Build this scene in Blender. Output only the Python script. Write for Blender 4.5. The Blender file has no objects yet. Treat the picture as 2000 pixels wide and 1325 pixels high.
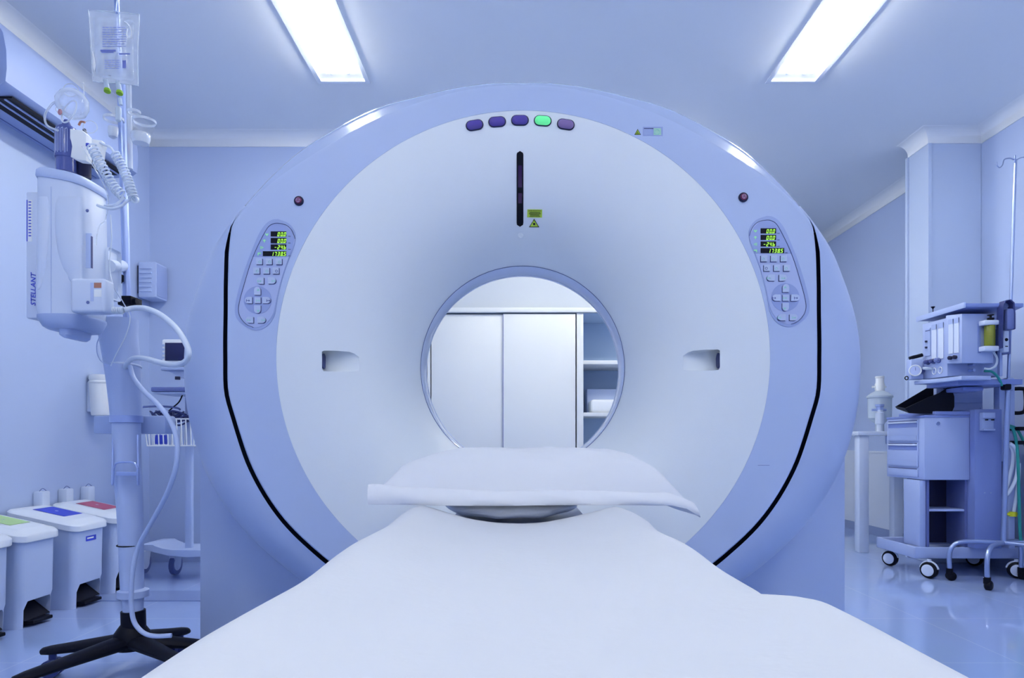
import bpy, bmesh, math, random
from mathutils import Vector, Matrix
random.seed(7)
sc = bpy.context.scene
COL = sc.collection
PI = math.pi
V = Vector

# ---------------------------------------------------------------- camera
F = 1300.0; U0 = 1014.0; V0 = 862.0; CZ = 0.80
cd = bpy.data.cameras.new('camera'); cam = bpy.data.objects.new('camera', cd); COL.objects.link(cam)
cam.location = (0, 0, CZ); cam.rotation_euler = (PI/2, 0, 0)
cd.sensor_width = 36; cd.lens = F/2000*36
cd.shift_x = -(U0-1000)/2000; cd.shift_y = (V0-662.5)/2000
cd.clip_start = 0.05
sc.camera = cam
# ---------------------------------------------------------------- world and exposure
w = bpy.data.worlds.new('world'); sc.world = w; w.use_nodes = True
w.node_tree.nodes['Background'].inputs[0].default_value = (.35, .45, .9, 1)
w.node_tree.nodes['Background'].inputs[1].default_value = 0.2
sc.view_settings.view_transform = 'Standard'; sc.view_settings.look = 'None'
sc.view_settings.gamma = 1; sc.view_settings.use_curve_mapping = False
sc.view_settings.exposure = 0.64
LAMP_COL = (1.0, .98, .86); LAMP_POWER = 30.0; FILL_POWER = 80.0      # tube strength
NEAR_POWER = 26.0; FAR_POWER = 31.0

def P(u, v, Y): return V(((u-U0)/F*Y, Y, CZ+(V0-v)/F*Y))

# ---------------------------------------------------------------- materials
MATS = {}
def mat(name, col, rough=.5, metal=0, emit=None, es=0, trans=0, alpha=1, ior=1.45, spec=.5, noise=0, nscale=30, bump=0, bscale=200, coat=0):
    m = bpy.data.materials.new(name); m.use_nodes = True; nt = m.node_tree; b = nt.nodes['Principled BSDF']
    b.inputs['Base Color'].default_value = (*col, 1); b.inputs['Roughness'].default_value = rough
    b.inputs['Metallic'].default_value = metal; b.inputs['IOR'].default_value = ior
    b.inputs['Specular IOR Level'].default_value = spec
    b.inputs['Transmission Weight'].default_value = trans; b.inputs['Alpha'].default_value = alpha
    b.inputs['Coat Weight'].default_value = coat
    if emit: b.inputs['Emission Color'].default_value = (*emit, 1); b.inputs['Emission Strength'].default_value = es
    tc = nt.nodes.new('ShaderNodeTexCoord')
    if noise:
        n = nt.nodes.new('ShaderNodeTexNoise'); n.inputs['Scale'].default_value = nscale; n.inputs['Detail'].default_value = 3
        nt.links.new(tc.outputs['Object'], n.inputs['Vector'])
        mx = nt.nodes.new('ShaderNodeMix'); mx.data_type = 'RGBA'
        mx.inputs[6].default_value = (*[c*(1-noise) for c in col], 1); mx.inputs[7].default_value = (*[min(1, c*(1+noise)) for c in col], 1)
        nt.links.new(n.outputs['Fac'], mx.inputs[0]); nt.links.new(mx.outputs[2], b.inputs['Base Color'])
    if bump:
        n = nt.nodes.new('ShaderNodeTexNoise'); n.inputs['Scale'].default_value = bscale; n.inputs['Detail'].default_value = 2
        nt.links.new(tc.outputs['Object'], n.inputs['Vector'])
        bp = nt.nodes.new('ShaderNodeBump'); bp.inputs['Strength'].default_value = bump; bp.inputs['Distance'].default_value = .002
        nt.links.new(n.outputs['Fac'], bp.inputs['Height']); nt.links.new(bp.outputs['Normal'], b.inputs['Normal'])
    MATS[name] = m; return m
WALL = mat('wall_paint', (.48, .58, .84), .45, noise=.01, nscale=3)
CEIL = mat('ceiling_paint', (.92, .95, 1.0), .6, noise=.01, nscale=3)
COVE = mat('cove_paint', (.74, .80, .92), .5)
PILM = mat('pilaster_laminate', (.52, .62, .84), .15)
BACKW = mat('alcove_paint', (.62, .67, .74), .6)
CABW = mat('cabinet_laminate', (.84, .87, .89), .4)
CABIN = mat('cabinet_inside', (.52, .68, .94), .6)
SHELL = mat('gantry_shell', (.50, .60, .86), .5, noise=.01, nscale=5); SHELLG = mat('gantry_glossy_rim', (.50, .60, .86), .16, coat=.7)
DISC = mat('gantry_disc', (.88, .93, .98), .45, bump=.12, bscale=500)
SHELLC = mat('gantry_cover', (.50, .60, .87), .32)
LINER = mat('bore_liner', (.62, .70, .90), .12)
BLACK = mat('black', (.003, .004, .012), .5, spec=.2)
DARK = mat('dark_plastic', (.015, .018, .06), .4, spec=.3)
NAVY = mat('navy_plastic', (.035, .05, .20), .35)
GAPM = mat('slit_dark', (.004, .008, .02), .25)
LINE = mat('line_blue', (.10, .14, .42), .5)
PANB = mat('panel_bezel', (.36, .45, .76), .35)
PANI = mat('panel_plate', (.47, .55, .84), .35)
PAND = mat('panel_dark_blue', (.33, .41, .74), .35)
BTN = mat('button_grey', (.55, .64, .86), .35)
MINT = mat('mint_mark', (.35, .75, .70), .5)
LED = mat('led_green', (.3, .8, .1), .5, emit=(.45, 1, .06), es=.7)
GLYPH = mat('glyph_green', (.35, .75, .45), .5, emit=(.3, .9, .4), es=.15)
LGREEN = mat('lamp_green', (.10, .62, .24), .15, emit=(.15, .9, .35), es=.35)
LPURP = mat('lamp_purple', (.10, .07, .38), .12)
LMAUVE = mat('lamp_mauve', (.26, .18, .42), .12)
YELLOW = mat('label_yellow', (.50, .72, .06), .6)
YELIC = mat('yellow_plastic', (.72, .74, .03), .4)
RED = mat('stop_red', (.20, .02, .08), .3)
REDL = mat('label_red', (.42, .10, .20), .6)
BLUEL = mat('label_blue', (.04, .07, .62), .5)
GREENL = mat('label_green', (.45, .68, .33), .6)
PINKL = mat('label_pink', (.50, .25, .50), .6)
ORNG = mat('label_orange', (.45, .20, .15), .6)
SHEET = mat('white_sheet', (.72, .745, .81), .85, noise=.02, nscale=6, bump=.4, bscale=60)
PILLOW = mat('white_pillowcase', (.85, .87, .93), .85, bump=.4, bscale=45)
WPL = mat('white_plastic', (.68, .76, .94), .35)
WPL2 = mat('grey_blue_plastic', (.42, .52, .80), .4)
BINM = mat('bin_plastic', (.54, .64, .89), .45)
LIDM = mat('bin_lid_plastic', (.80, .86, .97), .35)
CHROME = mat('chrome', (.36, .44, .68), .28, metal=.75)
STEEL = mat('steel_tube', (.42, .52, .84), .3, metal=.5)
GREYM = mat('grey_metal', (.42, .50, .74), .35, metal=.3)
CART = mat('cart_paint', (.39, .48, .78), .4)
CARTSH = mat('cart_paint_shaded', (.20, .27, .60), .4)  # darker copy of the cart paint, side shading put into the colour
CARTW = mat('cart_window', (.66, .74, .92), .2)
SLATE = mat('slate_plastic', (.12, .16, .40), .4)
GLASS = mat('clear_plastic', (.85, .92, 1), .06, trans=1, ior=1.15, spec=.6)
FLUID = mat('clear_bag', (.72, .80, 1), .05, trans=.92, ior=1.22, spec=.8)
def filmmat(name, col, lo, hi, rough=.08):   # thin clear plastic: see-through face on, milky and glossy at grazing angles
    m = bpy.data.materials.new(name); m.use_nodes = True; nt = m.node_tree; b = nt.nodes['Principled BSDF']; out = nt.nodes['Material Output']
    b.inputs['Base Color'].default_value = (*col, 1); b.inputs['Roughness'].default_value = rough; b.inputs['Specular IOR Level'].default_value = .9
    t = nt.nodes.new('ShaderNodeBsdfTransparent'); mx = nt.nodes.new('ShaderNodeMixShader'); lw = nt.nodes.new('ShaderNodeLayerWeight'); lw.inputs[0].default_value = .45
    mr = nt.nodes.new('ShaderNodeMapRange'); mr.inputs['To Min'].default_value = lo; mr.inputs['To Max'].default_value = hi
    nt.links.new(lw.outputs['Facing'], mr.inputs['Value']); nt.links.new(mr.outputs[0], mx.inputs[0]); nt.links.new(t.outputs[0], mx.inputs[1]); nt.links.new(b.outputs[0], mx.inputs[2]); nt.links.new(mx.outputs[0], out.inputs[0])
    MATS[name] = m; return m
GLASS = filmmat('clear_film', (.80, .87, 1), .05, .95); FLUID = filmmat('bag_film', (.80, .87, 1), .16, 1, .05); RINGM = filmmat('clear_ring', (.80, .87, 1), .42, 1)
MILK = mat('milky_plastic', (.70, .80, .93), .3, trans=.35, ior=1.2)
OLIVE = mat('anaesthetic_yellow', (.30, .34, .03), .2, trans=.3)
GREENH = mat('green_hose', (.02, .30, .28), .35)
WHOSE = mat('white_hose', (.74, .82, .96), .35)
GCAP = mat('green_cap', (.28, .55, .03), .4)
SCREEN = mat('screen_dark', (.012, .016, .09), .15)
SKIRT = mat('baseboard_grey', (.30, .38, .62), .35)
BAND = mat('floor_band', (.25, .33, .62), .15)
PAPER = mat('white_paper', (.92, .95, .98), .7)
PALE = mat('pale_plastic', (.50, .60, .88), .4)
FIXW = mat('fixture_white', (.85, .88, .95), .35)
def lampmat(name, es): return mat(name, (1, 1, 1), .5, emit=LAMP_COL, es=es)
TUBE = lampmat('lamp_tube', LAMP_POWER); TUBEN = lampmat('lamp_tube_near', NEAR_POWER); TUBEF = lampmat('lamp_tube_far', FAR_POWER); TUBEFILL = lampmat('lamp_tube_fill', FILL_POWER)
ACM = mat('air_conditioner_plastic', (.35, .44, .73), .45)
# floor: glossy large tiles with faint grout
def floor_mat():
    m = bpy.data.materials.new('floor_tile'); m.use_nodes = True; nt = m.node_tree; b = nt.nodes['Principled BSDF']
    tc = nt.nodes.new('ShaderNodeTexCoord'); br = nt.nodes.new('ShaderNodeTexBrick'); nt.links.new(tc.outputs['Object'], br.inputs['Vector'])
    br.offset = 0; br.inputs['Scale'].default_value = 1; br.inputs['Brick Width'].default_value = .6; br.inputs['Row Height'].default_value = .6
    br.inputs['Mortar Size'].default_value = .0025; br.inputs['Mortar Smooth'].default_value = .2; br.inputs['Bias'].default_value = 0
    br.inputs['Color1'].default_value = (.37, .49, .84, 1); br.inputs['Color2'].default_value = (.36, .48, .83, 1); br.inputs['Mortar'].default_value = (.46, .57, .86, 1)
    n = nt.nodes.new('ShaderNodeTexNoise'); n.inputs['Scale'].default_value = 1.6; n.inputs['Detail'].default_value = 6; nt.links.new(tc.outputs['Object'], n.inputs['Vector'])
    mx = nt.nodes.new('ShaderNodeMix'); mx.data_type = 'RGBA'; mx.blend_type = 'MULTIPLY'; mx.inputs[0].default_value = .12
    nt.links.new(br.outputs['Color'], mx.inputs[6]); nt.links.new(n.outputs['Color'], mx.inputs[7]); nt.links.new(mx.outputs[2], b.inputs['Base Color'])
    b.inputs['Roughness'].default_value = .045; b.inputs['Specular IOR Level'].default_value = .6; b.inputs['IOR'].default_value = 1.5
    return m
FLOORM = floor_mat()

# ---------------------------------------------------------------- geometry helpers
def basis(d):
    d = d.normalized(); a = V((0, 0, 1)) if abs(d.z) < .9 else V((1, 0, 0))
    x = a.cross(d).normalized(); return x, d.cross(x).normalized()
def smooth_path(pts, n=8):
    pts = [V(p) for p in pts]; out = []
    q = [2*pts[0]-pts[1]]+pts+[2*pts[-1]-pts[-2]]
    for i in range(1, len(q)-2):
        p0, p1, p2, p3 = q[i-1:i+3]
        for k in range(n):
            t = k/n
            out.append(.5*((2*p1)+(p2-p0)*t+(2*p0-5*p1+4*p2-p3)*t*t+(3*p1-p0-3*p2+p3)*t**3))
    out.append(pts[-1]); return out
class G:
    def __init__(s): s.b = bmesh.new()
    def face(s, vs):
        try: return s.b.faces.new(vs)
        except ValueError: return None
    def vs(s, pts): return [s.b.verts.new(p) for p in pts]
    def box(s, lo, hi, bev=0, rot=None, piv=None, seg=2):
        lo, hi = V(lo), V(hi)
        ps = [V((x, y, z)) for x in (lo.x, hi.x) for y in (lo.y, hi.y) for z in (lo.z, hi.z)]
        if rot is not None:
            c = V(piv) if piv is not None else (lo+hi)/2; ps = [c+rot@(p-c) for p in ps]
        v = s.vs(ps)
        fs = [s.face([v[i] for i in f]) for f in ((0, 1, 3, 2), (4, 6, 7, 5), (0, 4, 5, 1), (2, 3, 7, 6), (0, 2, 6, 4), (1, 5, 7, 3))]
        if bev:
            es = list({e for f in fs for e in f.edges})
            bmesh.ops.bevel(s.b, geom=es, offset=bev, segments=seg, profile=.5, affect='EDGES')
        return s
    def loft(s, rings, closed=True, cap0=False, cap1=False):
        rv = [s.vs(r) for r in rings]; n = len(rv[0])
        for a, b in zip(rv, rv[1:]):
            for i in range(n if closed else n-1):
                j = (i+1) % n; s.face([a[i], a[j], b[j], b[i]])
        if cap0: s.face(rv[0][::-1])
        if cap1: s.face(rv[-1])
        return rv
    def cyl(s, p0, p1, r0, r1=None, seg=24, cap=True):
        p0, p1 = V(p0), V(p1); r1 = r0 if r1 is None else r1; x, y = basis(p1-p0)
        ring = lambda p, r: [p+r*(math.cos(a)*x+math.sin(a)*y) for a in [2*PI*i/seg for i in range(seg)]]
        s.loft([ring(p0, r0), ring(p1, r1)], True, cap, cap); return s
    def lathe(s, o, d, prof, seg=32, cap=True, e=1):
        o, d = V(o), V(d).normalized(); x, y = basis(d)
        s.loft([[o+d*h+r*(math.cos(a)*x+e*math.sin(a)*y) for a in [2*PI*i/seg for i in range(seg)]] for r, h in prof], True, cap, cap); return s
    def tube(s, pts, r, seg=10, n=8, smooth=True, cap=True, closed=False, flat=1):
        pts = smooth_path(pts, n) if smooth else [V(p) for p in pts]
        rings = []; px = None
        for i, p in enumerate(pts):
            if closed: d = pts[(i+1) % len(pts)]-pts[i-1]
            else: d = pts[min(i+1, len(pts)-1)]-pts[max(i-1, 0)]
            if d.length < 1e-9: d = V((0, 0, 1))
            d.normalize()
            if px is None: px, _ = basis(d)
            px = (px-d*px.dot(d)).normalized(); py = d.cross(px)
            rr = r(i/(len(pts)-1)) if callable(r) else r
            rings.append([p+rr*(math.cos(a)*px+flat*math.sin(a)*py) for a in [2*PI*k/seg for k in range(seg)]])
        if closed: rings.append(rings[0])
        s.loft(rings, True, cap and not closed, cap and not closed); return s
    def prism(s, poly, d, bev=0, seg=2):
        d = V(d); a = s.vs(poly); b = s.vs([V(p)+d for p in poly]); n = len(a)
        f0 = s.face(a[::-1]); f1 = s.face(b)
        for i in range(n): s.face([a[i], a[(i+1) % n], b[(i+1) % n], b[i]])
        if bev:
            es = [e for f in (f0, f1) for e in f.edges]
            bmesh.ops.bevel(s.b, geom=es, offset=bev, segments=seg, profile=.5, affect='EDGES')
        return s
    def sph(s, c, r, sc3=(1, 1, 1), u=20, v=12):
        c = V(c)
        rings = [[c+V((sc3[0]*r*math.sin(t)*math.cos(a), sc3[1]*r*math.sin(t)*math.sin(a), sc3[2]*r*math.cos(t))) for a in [2*PI*i/u for i in range(u)]] for t in [PI*k/v for k in range(1, v)]]
        s.loft(rings, True, True, True); return s
    def torus(s, c, n, R, r, seg=32, sg=8, a0=0, a1=2*PI, e=1):
        c, n = V(c), V(n); x, y = basis(n); full = abs(a1-a0-2*PI) < 1e-6
        k = seg if full else seg+1
        pts = [c+R*(math.cos(a)*x+e*math.sin(a)*y) for a in [a0+(a1-a0)*i/seg for i in range(k)]]
        s.tube(pts, r, sg, smooth=False, closed=full); return s
    def grid(s, fn, nu, nv):
        g = [[s.b.verts.new(fn(i/nu, j/nv)) for j in range(nv+1)] for i in range(nu+1)]
        for i in range(nu):
            for j in range(nv): s.face([g[i][j], g[i+1][j], g[i+1][j+1], g[i][j+1]])
        return g
def build(g, name, m, base, smooth=40):
    b = g.b if isinstance(g, G) else g
    bmesh.ops.recalc_face_normals(b, faces=b.faces)
    me = bpy.data.meshes.new(name)
    for v in b.verts: v.co -= base
    b.to_mesh(me); b.free(); me.materials.append(m)
    if smooth:
        for p in me.polygons: p.use_smooth = True
        me.set_sharp_from_angle(angle=math.radians(smooth))
    return me
def thing(name, label, cat, base=(0, 0, 0), group=None):
    o = bpy.data.objects.new(name, None); o.empty_display_size = .05; COL.objects.link(o); o.location = base
    o['label'] = label; o['category'] = cat
    if group: o['group'] = group
    return o
def wbase(o):
    b = V(o.location)
    while o.parent: o = o.parent; b += V(o.location)
    return b
def part(t, name, g, m, label=None, smooth=40, kind=None):
    o = bpy.data.objects.new(name, build(g, name, m, wbase(t), smooth)); COL.objects.link(o); o.parent = t
    if label: o['label'] = label
    if kind: o['kind'] = kind
    return o
def single(name, g, m, label, cat, base=(0, 0, 0), group=None, smooth=40):
    base = V(base); o = bpy.data.objects.new(name, build(g, name, m, base, smooth)); COL.objects.link(o); o.location = base
    o['label'] = label; o['category'] = cat
    if group: o['group'] = group
    return o
def struct(name, g, m, smooth=0):
    o = bpy.data.objects.new(name, build(g, name, m, V((0, 0, 0)), smooth)); COL.objects.link(o); o['kind'] = 'structure'; return o
def dup(t, loc):
    def cp(o, par):
        c = o.copy(); COL.objects.link(c)
        if par: c.parent = par
        for ch in [x for x in list(bpy.data.objects) if x.parent == o]: cp(ch, c)
        return c
    r = cp(t, None); r.location = loc; return r
def text_g(txt, origin, right, up, h, depth=.0006, align='CENTER', shear=0, off=0):
    """lettering as mesh: origin is the centre, right and up are world directions"""
    cu = bpy.data.curves.new('t', 'FONT'); cu.body = txt; cu.size = 1; cu.align_x = align; cu.align_y = 'CENTER'; cu.shear = shear; cu.offset = off
    cu.resolution_u = 2
    o = bpy.data.objects.new('t', cu); COL.objects.link(o)
    me = bpy.data.meshes.new_from_object(o.evaluated_get(bpy.context.evaluated_depsgraph_get()))
    bpy.data.objects.remove(o); g = G(); g.b.from_mesh(me); bpy.data.meshes.remove(me)
    r, u = V(right).normalized(), V(up).normalized(); n = r.cross(u)
    for v in g.b.verts: v.co = V(origin)+h*1.4*(r*v.co.x+u*v.co.y)
    ex = bmesh.ops.extrude_face_region(g.b, geom=list(g.b.faces))
    for e in ex['geom']:
        if isinstance(e, bmesh.types.BMVert): e.co += n*depth
    return g
def boolean(o, cutters, op='DIFFERENCE'):
    for c in cutters:
        md = o.modifiers.new('b', 'BOOLEAN'); md.operation = op; md.object = c; md.solver = 'EXACT'
    bpy.context.view_layer.update()
    dg = bpy.context.evaluated_depsgraph_get(); me = bpy.data.meshes.new_from_object(o.evaluated_get(dg))
    o.modifiers.clear(); old = o.data; o.data = me; bpy.data.meshes.remove(old)
    for c in cutters:
        d = c.data; bpy.data.objects.remove(c); bpy.data.meshes.remove(d)
def tmpobj(g, m=None):
    o = bpy.data.objects.new('cutter', build(g, 'cutter', m or BLACK, V((0, 0, 0)), 0)); COL.objects.link(o); return o
RX = lambda a: Matrix.Rotation(math.radians(a), 3, 'X')
RY = lambda a: Matrix.Rotation(math.radians(a), 3, 'Y')
RZ = lambda a: Matrix.Rotation(math.radians(a), 3, 'Z')

# ================================================================ ROOM
XL, XR, YB, YF, ZC = -2.45, 3.03, -3.0, 6.3, 2.83
YW = 4.41; XP = -1.25; ZK = 2.75
struct('floor', G().box((XL-.1, YB-.1, -.1), (XR+.1, 7.3, 0)), FLOORM)
struct('wall_left', G().box((XL-.1, YB-.1, 0), (XL, YW+.1, ZC)), WALL)
struct('wall_right', G().box((XR, YB-.1, 0), (XR+.1, 7.3, ZC)), WALL)
struct('wall_near', G().box((XL, YB-.1, 0), (XR, YB, ZC)), WALL)
struct('wall_back_left', G().box((XL, YW, 0), (XP, YF+.7, ZC)), WALL)
struct('wall_pilaster', G().box((2.68, 4.36, 0), (XR, 4.58, ZC), .006), PILM)
g = G().box((XP, YF, 2.06), (1.9, YF+.7, ZC)); g.box((1.9, 7.2, 0), (XR, 7.3, ZC)); g.box((1.75, YF, 0), (1.9, 7.2, 2.06)); g.box((1.75, YF+.7, 2.06), (1.9, 7.2, ZC)); g.box((XP, YF+.6, 0), (1.75, YF+.7, 2.06)); g.box((XP, YF, 0), (-.95, YF+.6, 2.06))
struct('wall_back', g, BACKW)
# ceiling with openings for the recessed light fixtures
FX = [(-1.12, -.86), (1.41, 1.67)]; FY = [(2.49, 3.75), (-.2, 1.06), (-2.6, -1.34)]
FARX = (-.45, .45); FARY = (4.75, 5.05); FILLX = (.85, 1.45)
def ceiling():
    xs = sorted({XL-.1, XR+.1, *[a for f in FX for a in f], *FARX, *FILLX}); ys = sorted({YB-.1, 7.3, *[a for f in FY for a in f], *FARY}); g = G()
    for x0, x1 in zip(xs, xs[1:]):
        for y0, y1 in zip(ys, ys[1:]):
            cx, cy = (x0+x1)/2, (y0+y1)/2
            if any(a < cx < b for a, b in FX) and any(a < cy < b for a, b in FY): continue
            if (FARX[0] < cx < FARX[1] or FILLX[0] < cx < FILLX[1]) and FARY[0] < cy < FARY[1]: continue
            g.face(g.vs([(x0, y0, ZC), (x0, y1, ZC), (x1, y1, ZC), (x1, y0, ZC)]))
    bmesh.ops.remove_doubles(g.b, verts=g.b.verts, dist=1e-5)
    ex = bmesh.ops.extrude_face_region(g.b, geom=list(g.b.faces))
    for e in ex['geom']:
        if isinstance(e, bmesh.types.BMVert): e.co.z += .12
    struct('ceiling', g, CEIL)
ceiling()
# cove moulding along walls: profile (offset from wall, z)
CP = [(0, ZK), (.006, ZK), (.006, ZK+.006)]+[(.006+.078*(1-math.cos(a)), ZK+.006+.073*math.sin(a)) for a in [math.radians(9*k) for k in range(1, 11)]]+[(.085, ZC), (0, ZC)]
def cove(i, p, q, nrm, m0=0, m1=0):
    p, q, nrm = V((*p, 0)), V((*q, 0)), V((*nrm, 0)); d = (q-p).normalized(); g = G()
    r = lambda o, mm, sgn: [o+nrm*a+d*(sgn*mm*a)+V((0, 0, z)) for a, z in CP]
    g.loft([r(p, m0, 1), r(q, m1, -1)], True, True, True); struct('trim_%d' % i, g, CEIL, 50)
cove(1, (XL, YB), (XL, YW), (1, 0), 1, 1); cove(2, (XL, YW), (XP, YW), (0, -1), 1, -1)
cove(3, (XR, YB), (XR, 4.36), (-1, 0), 1, 1); cove(4, (2.68, 4.36), (XR, 4.36), (0, -1), -1, 1)
cove(5, (2.68, 4.36), (2.68, 4.58), (-1, 0), -1, 0); cove(6, (XR, 4.58), (XR, 7.2), (-1, 0), 0, 1)
cove(7, (XP, YW), (XP, YF), (1, 0), -1, 1)
g = G().box((2.668, 4.575, 0), (2.68, 4.60, ZK)); g.box((2.676, 4.352, 0), (2.70, 4.36, ZK)); struct('trim_8', g, PILM)
def skirt(name, lo, hi): struct(name, G().box(lo, hi, .002), SKIRT)
skirt('baseboard_left', (XL, YB, 0), (XL+.012, YW, .075)); skirt('baseboard_back', (XL+.012, YW-.012, 0), (XP, YW, .075))
skirt('baseboard_right', (XR-.012, 4.58, 0), (XR, 7.2, .075)); skirt('baseboard_near_right', (XR-.012, YB, 0), (XR, 4.36, .075))
struct('trim_9', G().box((XL+.012, 3.32, 0), (-1.0, 3.54, .004)), BAND)
struct('trim_10', G().box((XR-.02, 4.6, .70), (XR, 7.19, .715)).box((XR-.014, 4.6, .075), (XR, 7.19, .70)), COVE)

# ================================================================ CEILING LIGHTS
def fixture(x0, x1, y0, y1, label, tm, group='recessed fluorescent ceiling lights'):
    t = thing('ceiling_light', label, 'ceiling light', ((x0+x1)/2, (y0+y1)/2, ZC), group)
    g = G(); z1 = ZC+.09
    lenx = x1-x0 > y1-y0
    ext = .028; e2 = .04
    # recessed tray
    g.box((x0, y0, z1), (x1, y1, z1+.01)); g.box((x0, y0, ZC), (x0+.004, y1, z1)); g.box((x1-.004, y0, ZC), (x1, y1, z1)); g.box((x0, y0, ZC), (x1, y0+.004, z1)); g.box((x0, y1-.004, ZC), (x1, y1, z1))
    part(t, 'housing', g, FIXW, smooth=0)
    g = G(); f = .018; z0 = ZC-.006
    g.box((x0-f, y0-f, z0), (x0+.006, y1+f, ZC-.0005)); g.box((x1-.006, y0-f, z0), (x1+f, y1+f, ZC-.0005)); g.box((x0+.006, y0-f, z0), (x1-.006, y0+.006, ZC-.0005)); g.box((x0+.006, y1-.006, z0), (x1-.006, y1+f, ZC-.0005))
    part(t, 'frame', g, COVE, smooth=0)
    g = G()
    if lenx:
        g.box((x0+.006, y0+.006, ZC+.01), (x0+.1, y1-.006, ZC+.03)); part(t, 'end_plate', g, FIXW); g = G(); g.box((x1-.1, y0+.006, ZC+.01), (x1-.006, y1-.006, ZC+.03))
    else:
        g.box((x0+.006, y0+.006, ZC+.01), (x1-.006, y0+.1, ZC+.03)); part(t, 'end_plate', g, FIXW); g = G(); g.box((x0+.006, y1-.13, ZC+.01), (x1-.006, y1-.006, ZC+.03))
        for sx in (.3, .66):
            part(t, 'screw', G().sph((x0+(x1-x0)*sx, y1-.055, ZC+.009), .008, (1, 1, .4), 10, 6), WALL)
    part(t, 'end_plate', g, FIXW)
    for k in (.3, .7):
        if lenx: yy = y0+(y1-y0)*k; g = G().cyl((x0+.1, yy, ZC-.012), (x1-.1, yy, ZC-.012), .018, seg=12)
        else: xx = x0+(x1-x0)*k; g = G().cyl((xx, y0+.1, ZC-.012), (xx, y1-.13, ZC-.012), .018, seg=12)
        part(t, 'lamp_tube', g, tm)
    return t
n = 0
for j, (y0, y1) in enumerate(FY):
    for i, (x0, x1) in enumerate(FX):
        side = ('left', 'right')[i]
        lab = [f'{side} one of the two long glowing recessed ceiling lights above the scanner',
               f'{side} glowing ceiling light directly above the patient table, out of the frame',
               f'{side} glowing ceiling light behind the viewer, out of the frame'][j]
        fixture(x0, x1, y0, y1, lab, TUBE if j == 0 else TUBEN)
fixture(*FARX, *FARY, 'short glowing ceiling light in the alcove hidden behind the scanner, in line with its bore', TUBEF)
fixture(*FILLX, *FARY, 'added unseen ceiling light behind the scanner, brightening the alcove towards the right wall', TUBEFILL)  # second alcove fixture, added out of sight to brighten the right-hand wall
# ================================================================ SCANNER GANTRY
GC = V((.012, 0, 1.052))
def interp(tab, x):
    for (a, b), (c, d) in zip(tab, tab[1:]):
        if x <= c: 
            t = (x-a)/(c-a) if c > a else 0; return b+(d-b)*t
    return tab[-1][1]
def sminterp(tab, x):      # smooth (catmull) interpolation
    xs = [p[0] for p in tab]; n = len(tab)
    if x <= xs[0]: return tab[0][1]
    if x >= xs[-1]: return tab[-1][1]
    i = max(k for k in range(n-1) if xs[k] <= x)
    m = lambda k: (tab[min(k+1, n-1)][1]-tab[max(k-1, 0)][1])/(tab[min(k+1, n-1)][0]-tab[max(k-1, 0)][0])
    h = xs[i+1]-xs[i]; t = (x-xs[i])/h; a, b = tab[i][1], tab[i+1][1]
    return a*(2*t**3-3*t*t+1)+b*(3*t*t-2*t**3)+h*(m(i)*(t**3-2*t*t+t)+m(i+1)*(t**3-t*t))
TF = [(0, 530), (20, 535), (30, 543), (40, 556), (47, 571), (54, 592), (60, 610), (65, 622), (68.5, 614), (75, 595), (82, 581), (90, 576), (97, 578), (102, 573), (106, 571), (112.4, 570), (124, 563), (134, 552), (150, 541), (180, 534)]
TS = [(0, 535), (20, 546), (30, 562), (40, 577), (47, 591), (54, 603), (60, 614), (65, 626), (71, 639), (76, 645), (81.5, 653), (87, 659), (95, 662), (100, 662), (105, 661), (111, 657), (120, 644), (132, 620), (150, 590), (180, 570)]
TYC = [(0, 2.018), (20, 2.028), (30, 2.041), (40, 2.043), (50, 2.036), (60, 2.02), (65, 2.05), (75, 2.14), (87, 2.20), (120, 2.20), (180, 2.20)]
NA = 240
def ang(i): a = 360*i/NA; return a, (a if a <= 180 else 360-a)
def polarpx(r, a): return 1020+r*math.sin(math.radians(a)), 697-r*math.cos(math.radians(a))
def ring_from(fn):         # fn(absolute angle) -> (pixel radius at the face, Y)
    out = []
    for i in range(NA):
        a, f = ang(i); r, Y = fn(f); u, v = polarpx(r, a); out.append(P(u, v, Y))
    return out
DPROF = [(.352, 2.30), (.356, 2.27), (.364, 2.235), (.376, 2.20), (.392, 2.165), (.414, 2.13), (.442, 2.098), (.475, 2.07), (.515, 2.046), (.56, 2.028), (.61, 2.014), (.66, 2.006), (.71, 2.002), (.7422, 2.0008)]
def surfY(x, z):
    r = math.hypot(x-GC.x, z-GC.z); return interp(DPROF, r)
def on_disc(u, v):
    Y = 2.05
    for _ in range(6): p = P(u, v, Y); Y = surfY(p.x, p.z)
    return P(u, v, Y)
def circ(r, Y, n=NA): return [V((GC.x+r*math.sin(2*PI*i/n), Y, GC.z+r*math.cos(2*PI*i/n))) for i in range(n)]

gantry = thing('scanner_gantry', 'large round pale blue scanner gantry with a wide central bore', 'scanner', (0.012, 2.45, 0))
# front disc with the funnel
g = G(); rr = [circ(r, Y) for r, Y in DPROF]; rr.append(circ(.7422, 2.01)); g.loft(rr)
g.loft([circ(.7422, 2.01), circ(.7422, 2.08), circ(.40, 2.36), circ(.352, 2.30)])
bmesh.ops.remove_doubles(g.b, verts=g.b.verts, dist=1e-5)
disc = part(gantry, 'front_disc', g, DISC, 'lighter matt disc funnelling into the bore')
disc.location = (0, 0, 0)
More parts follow.
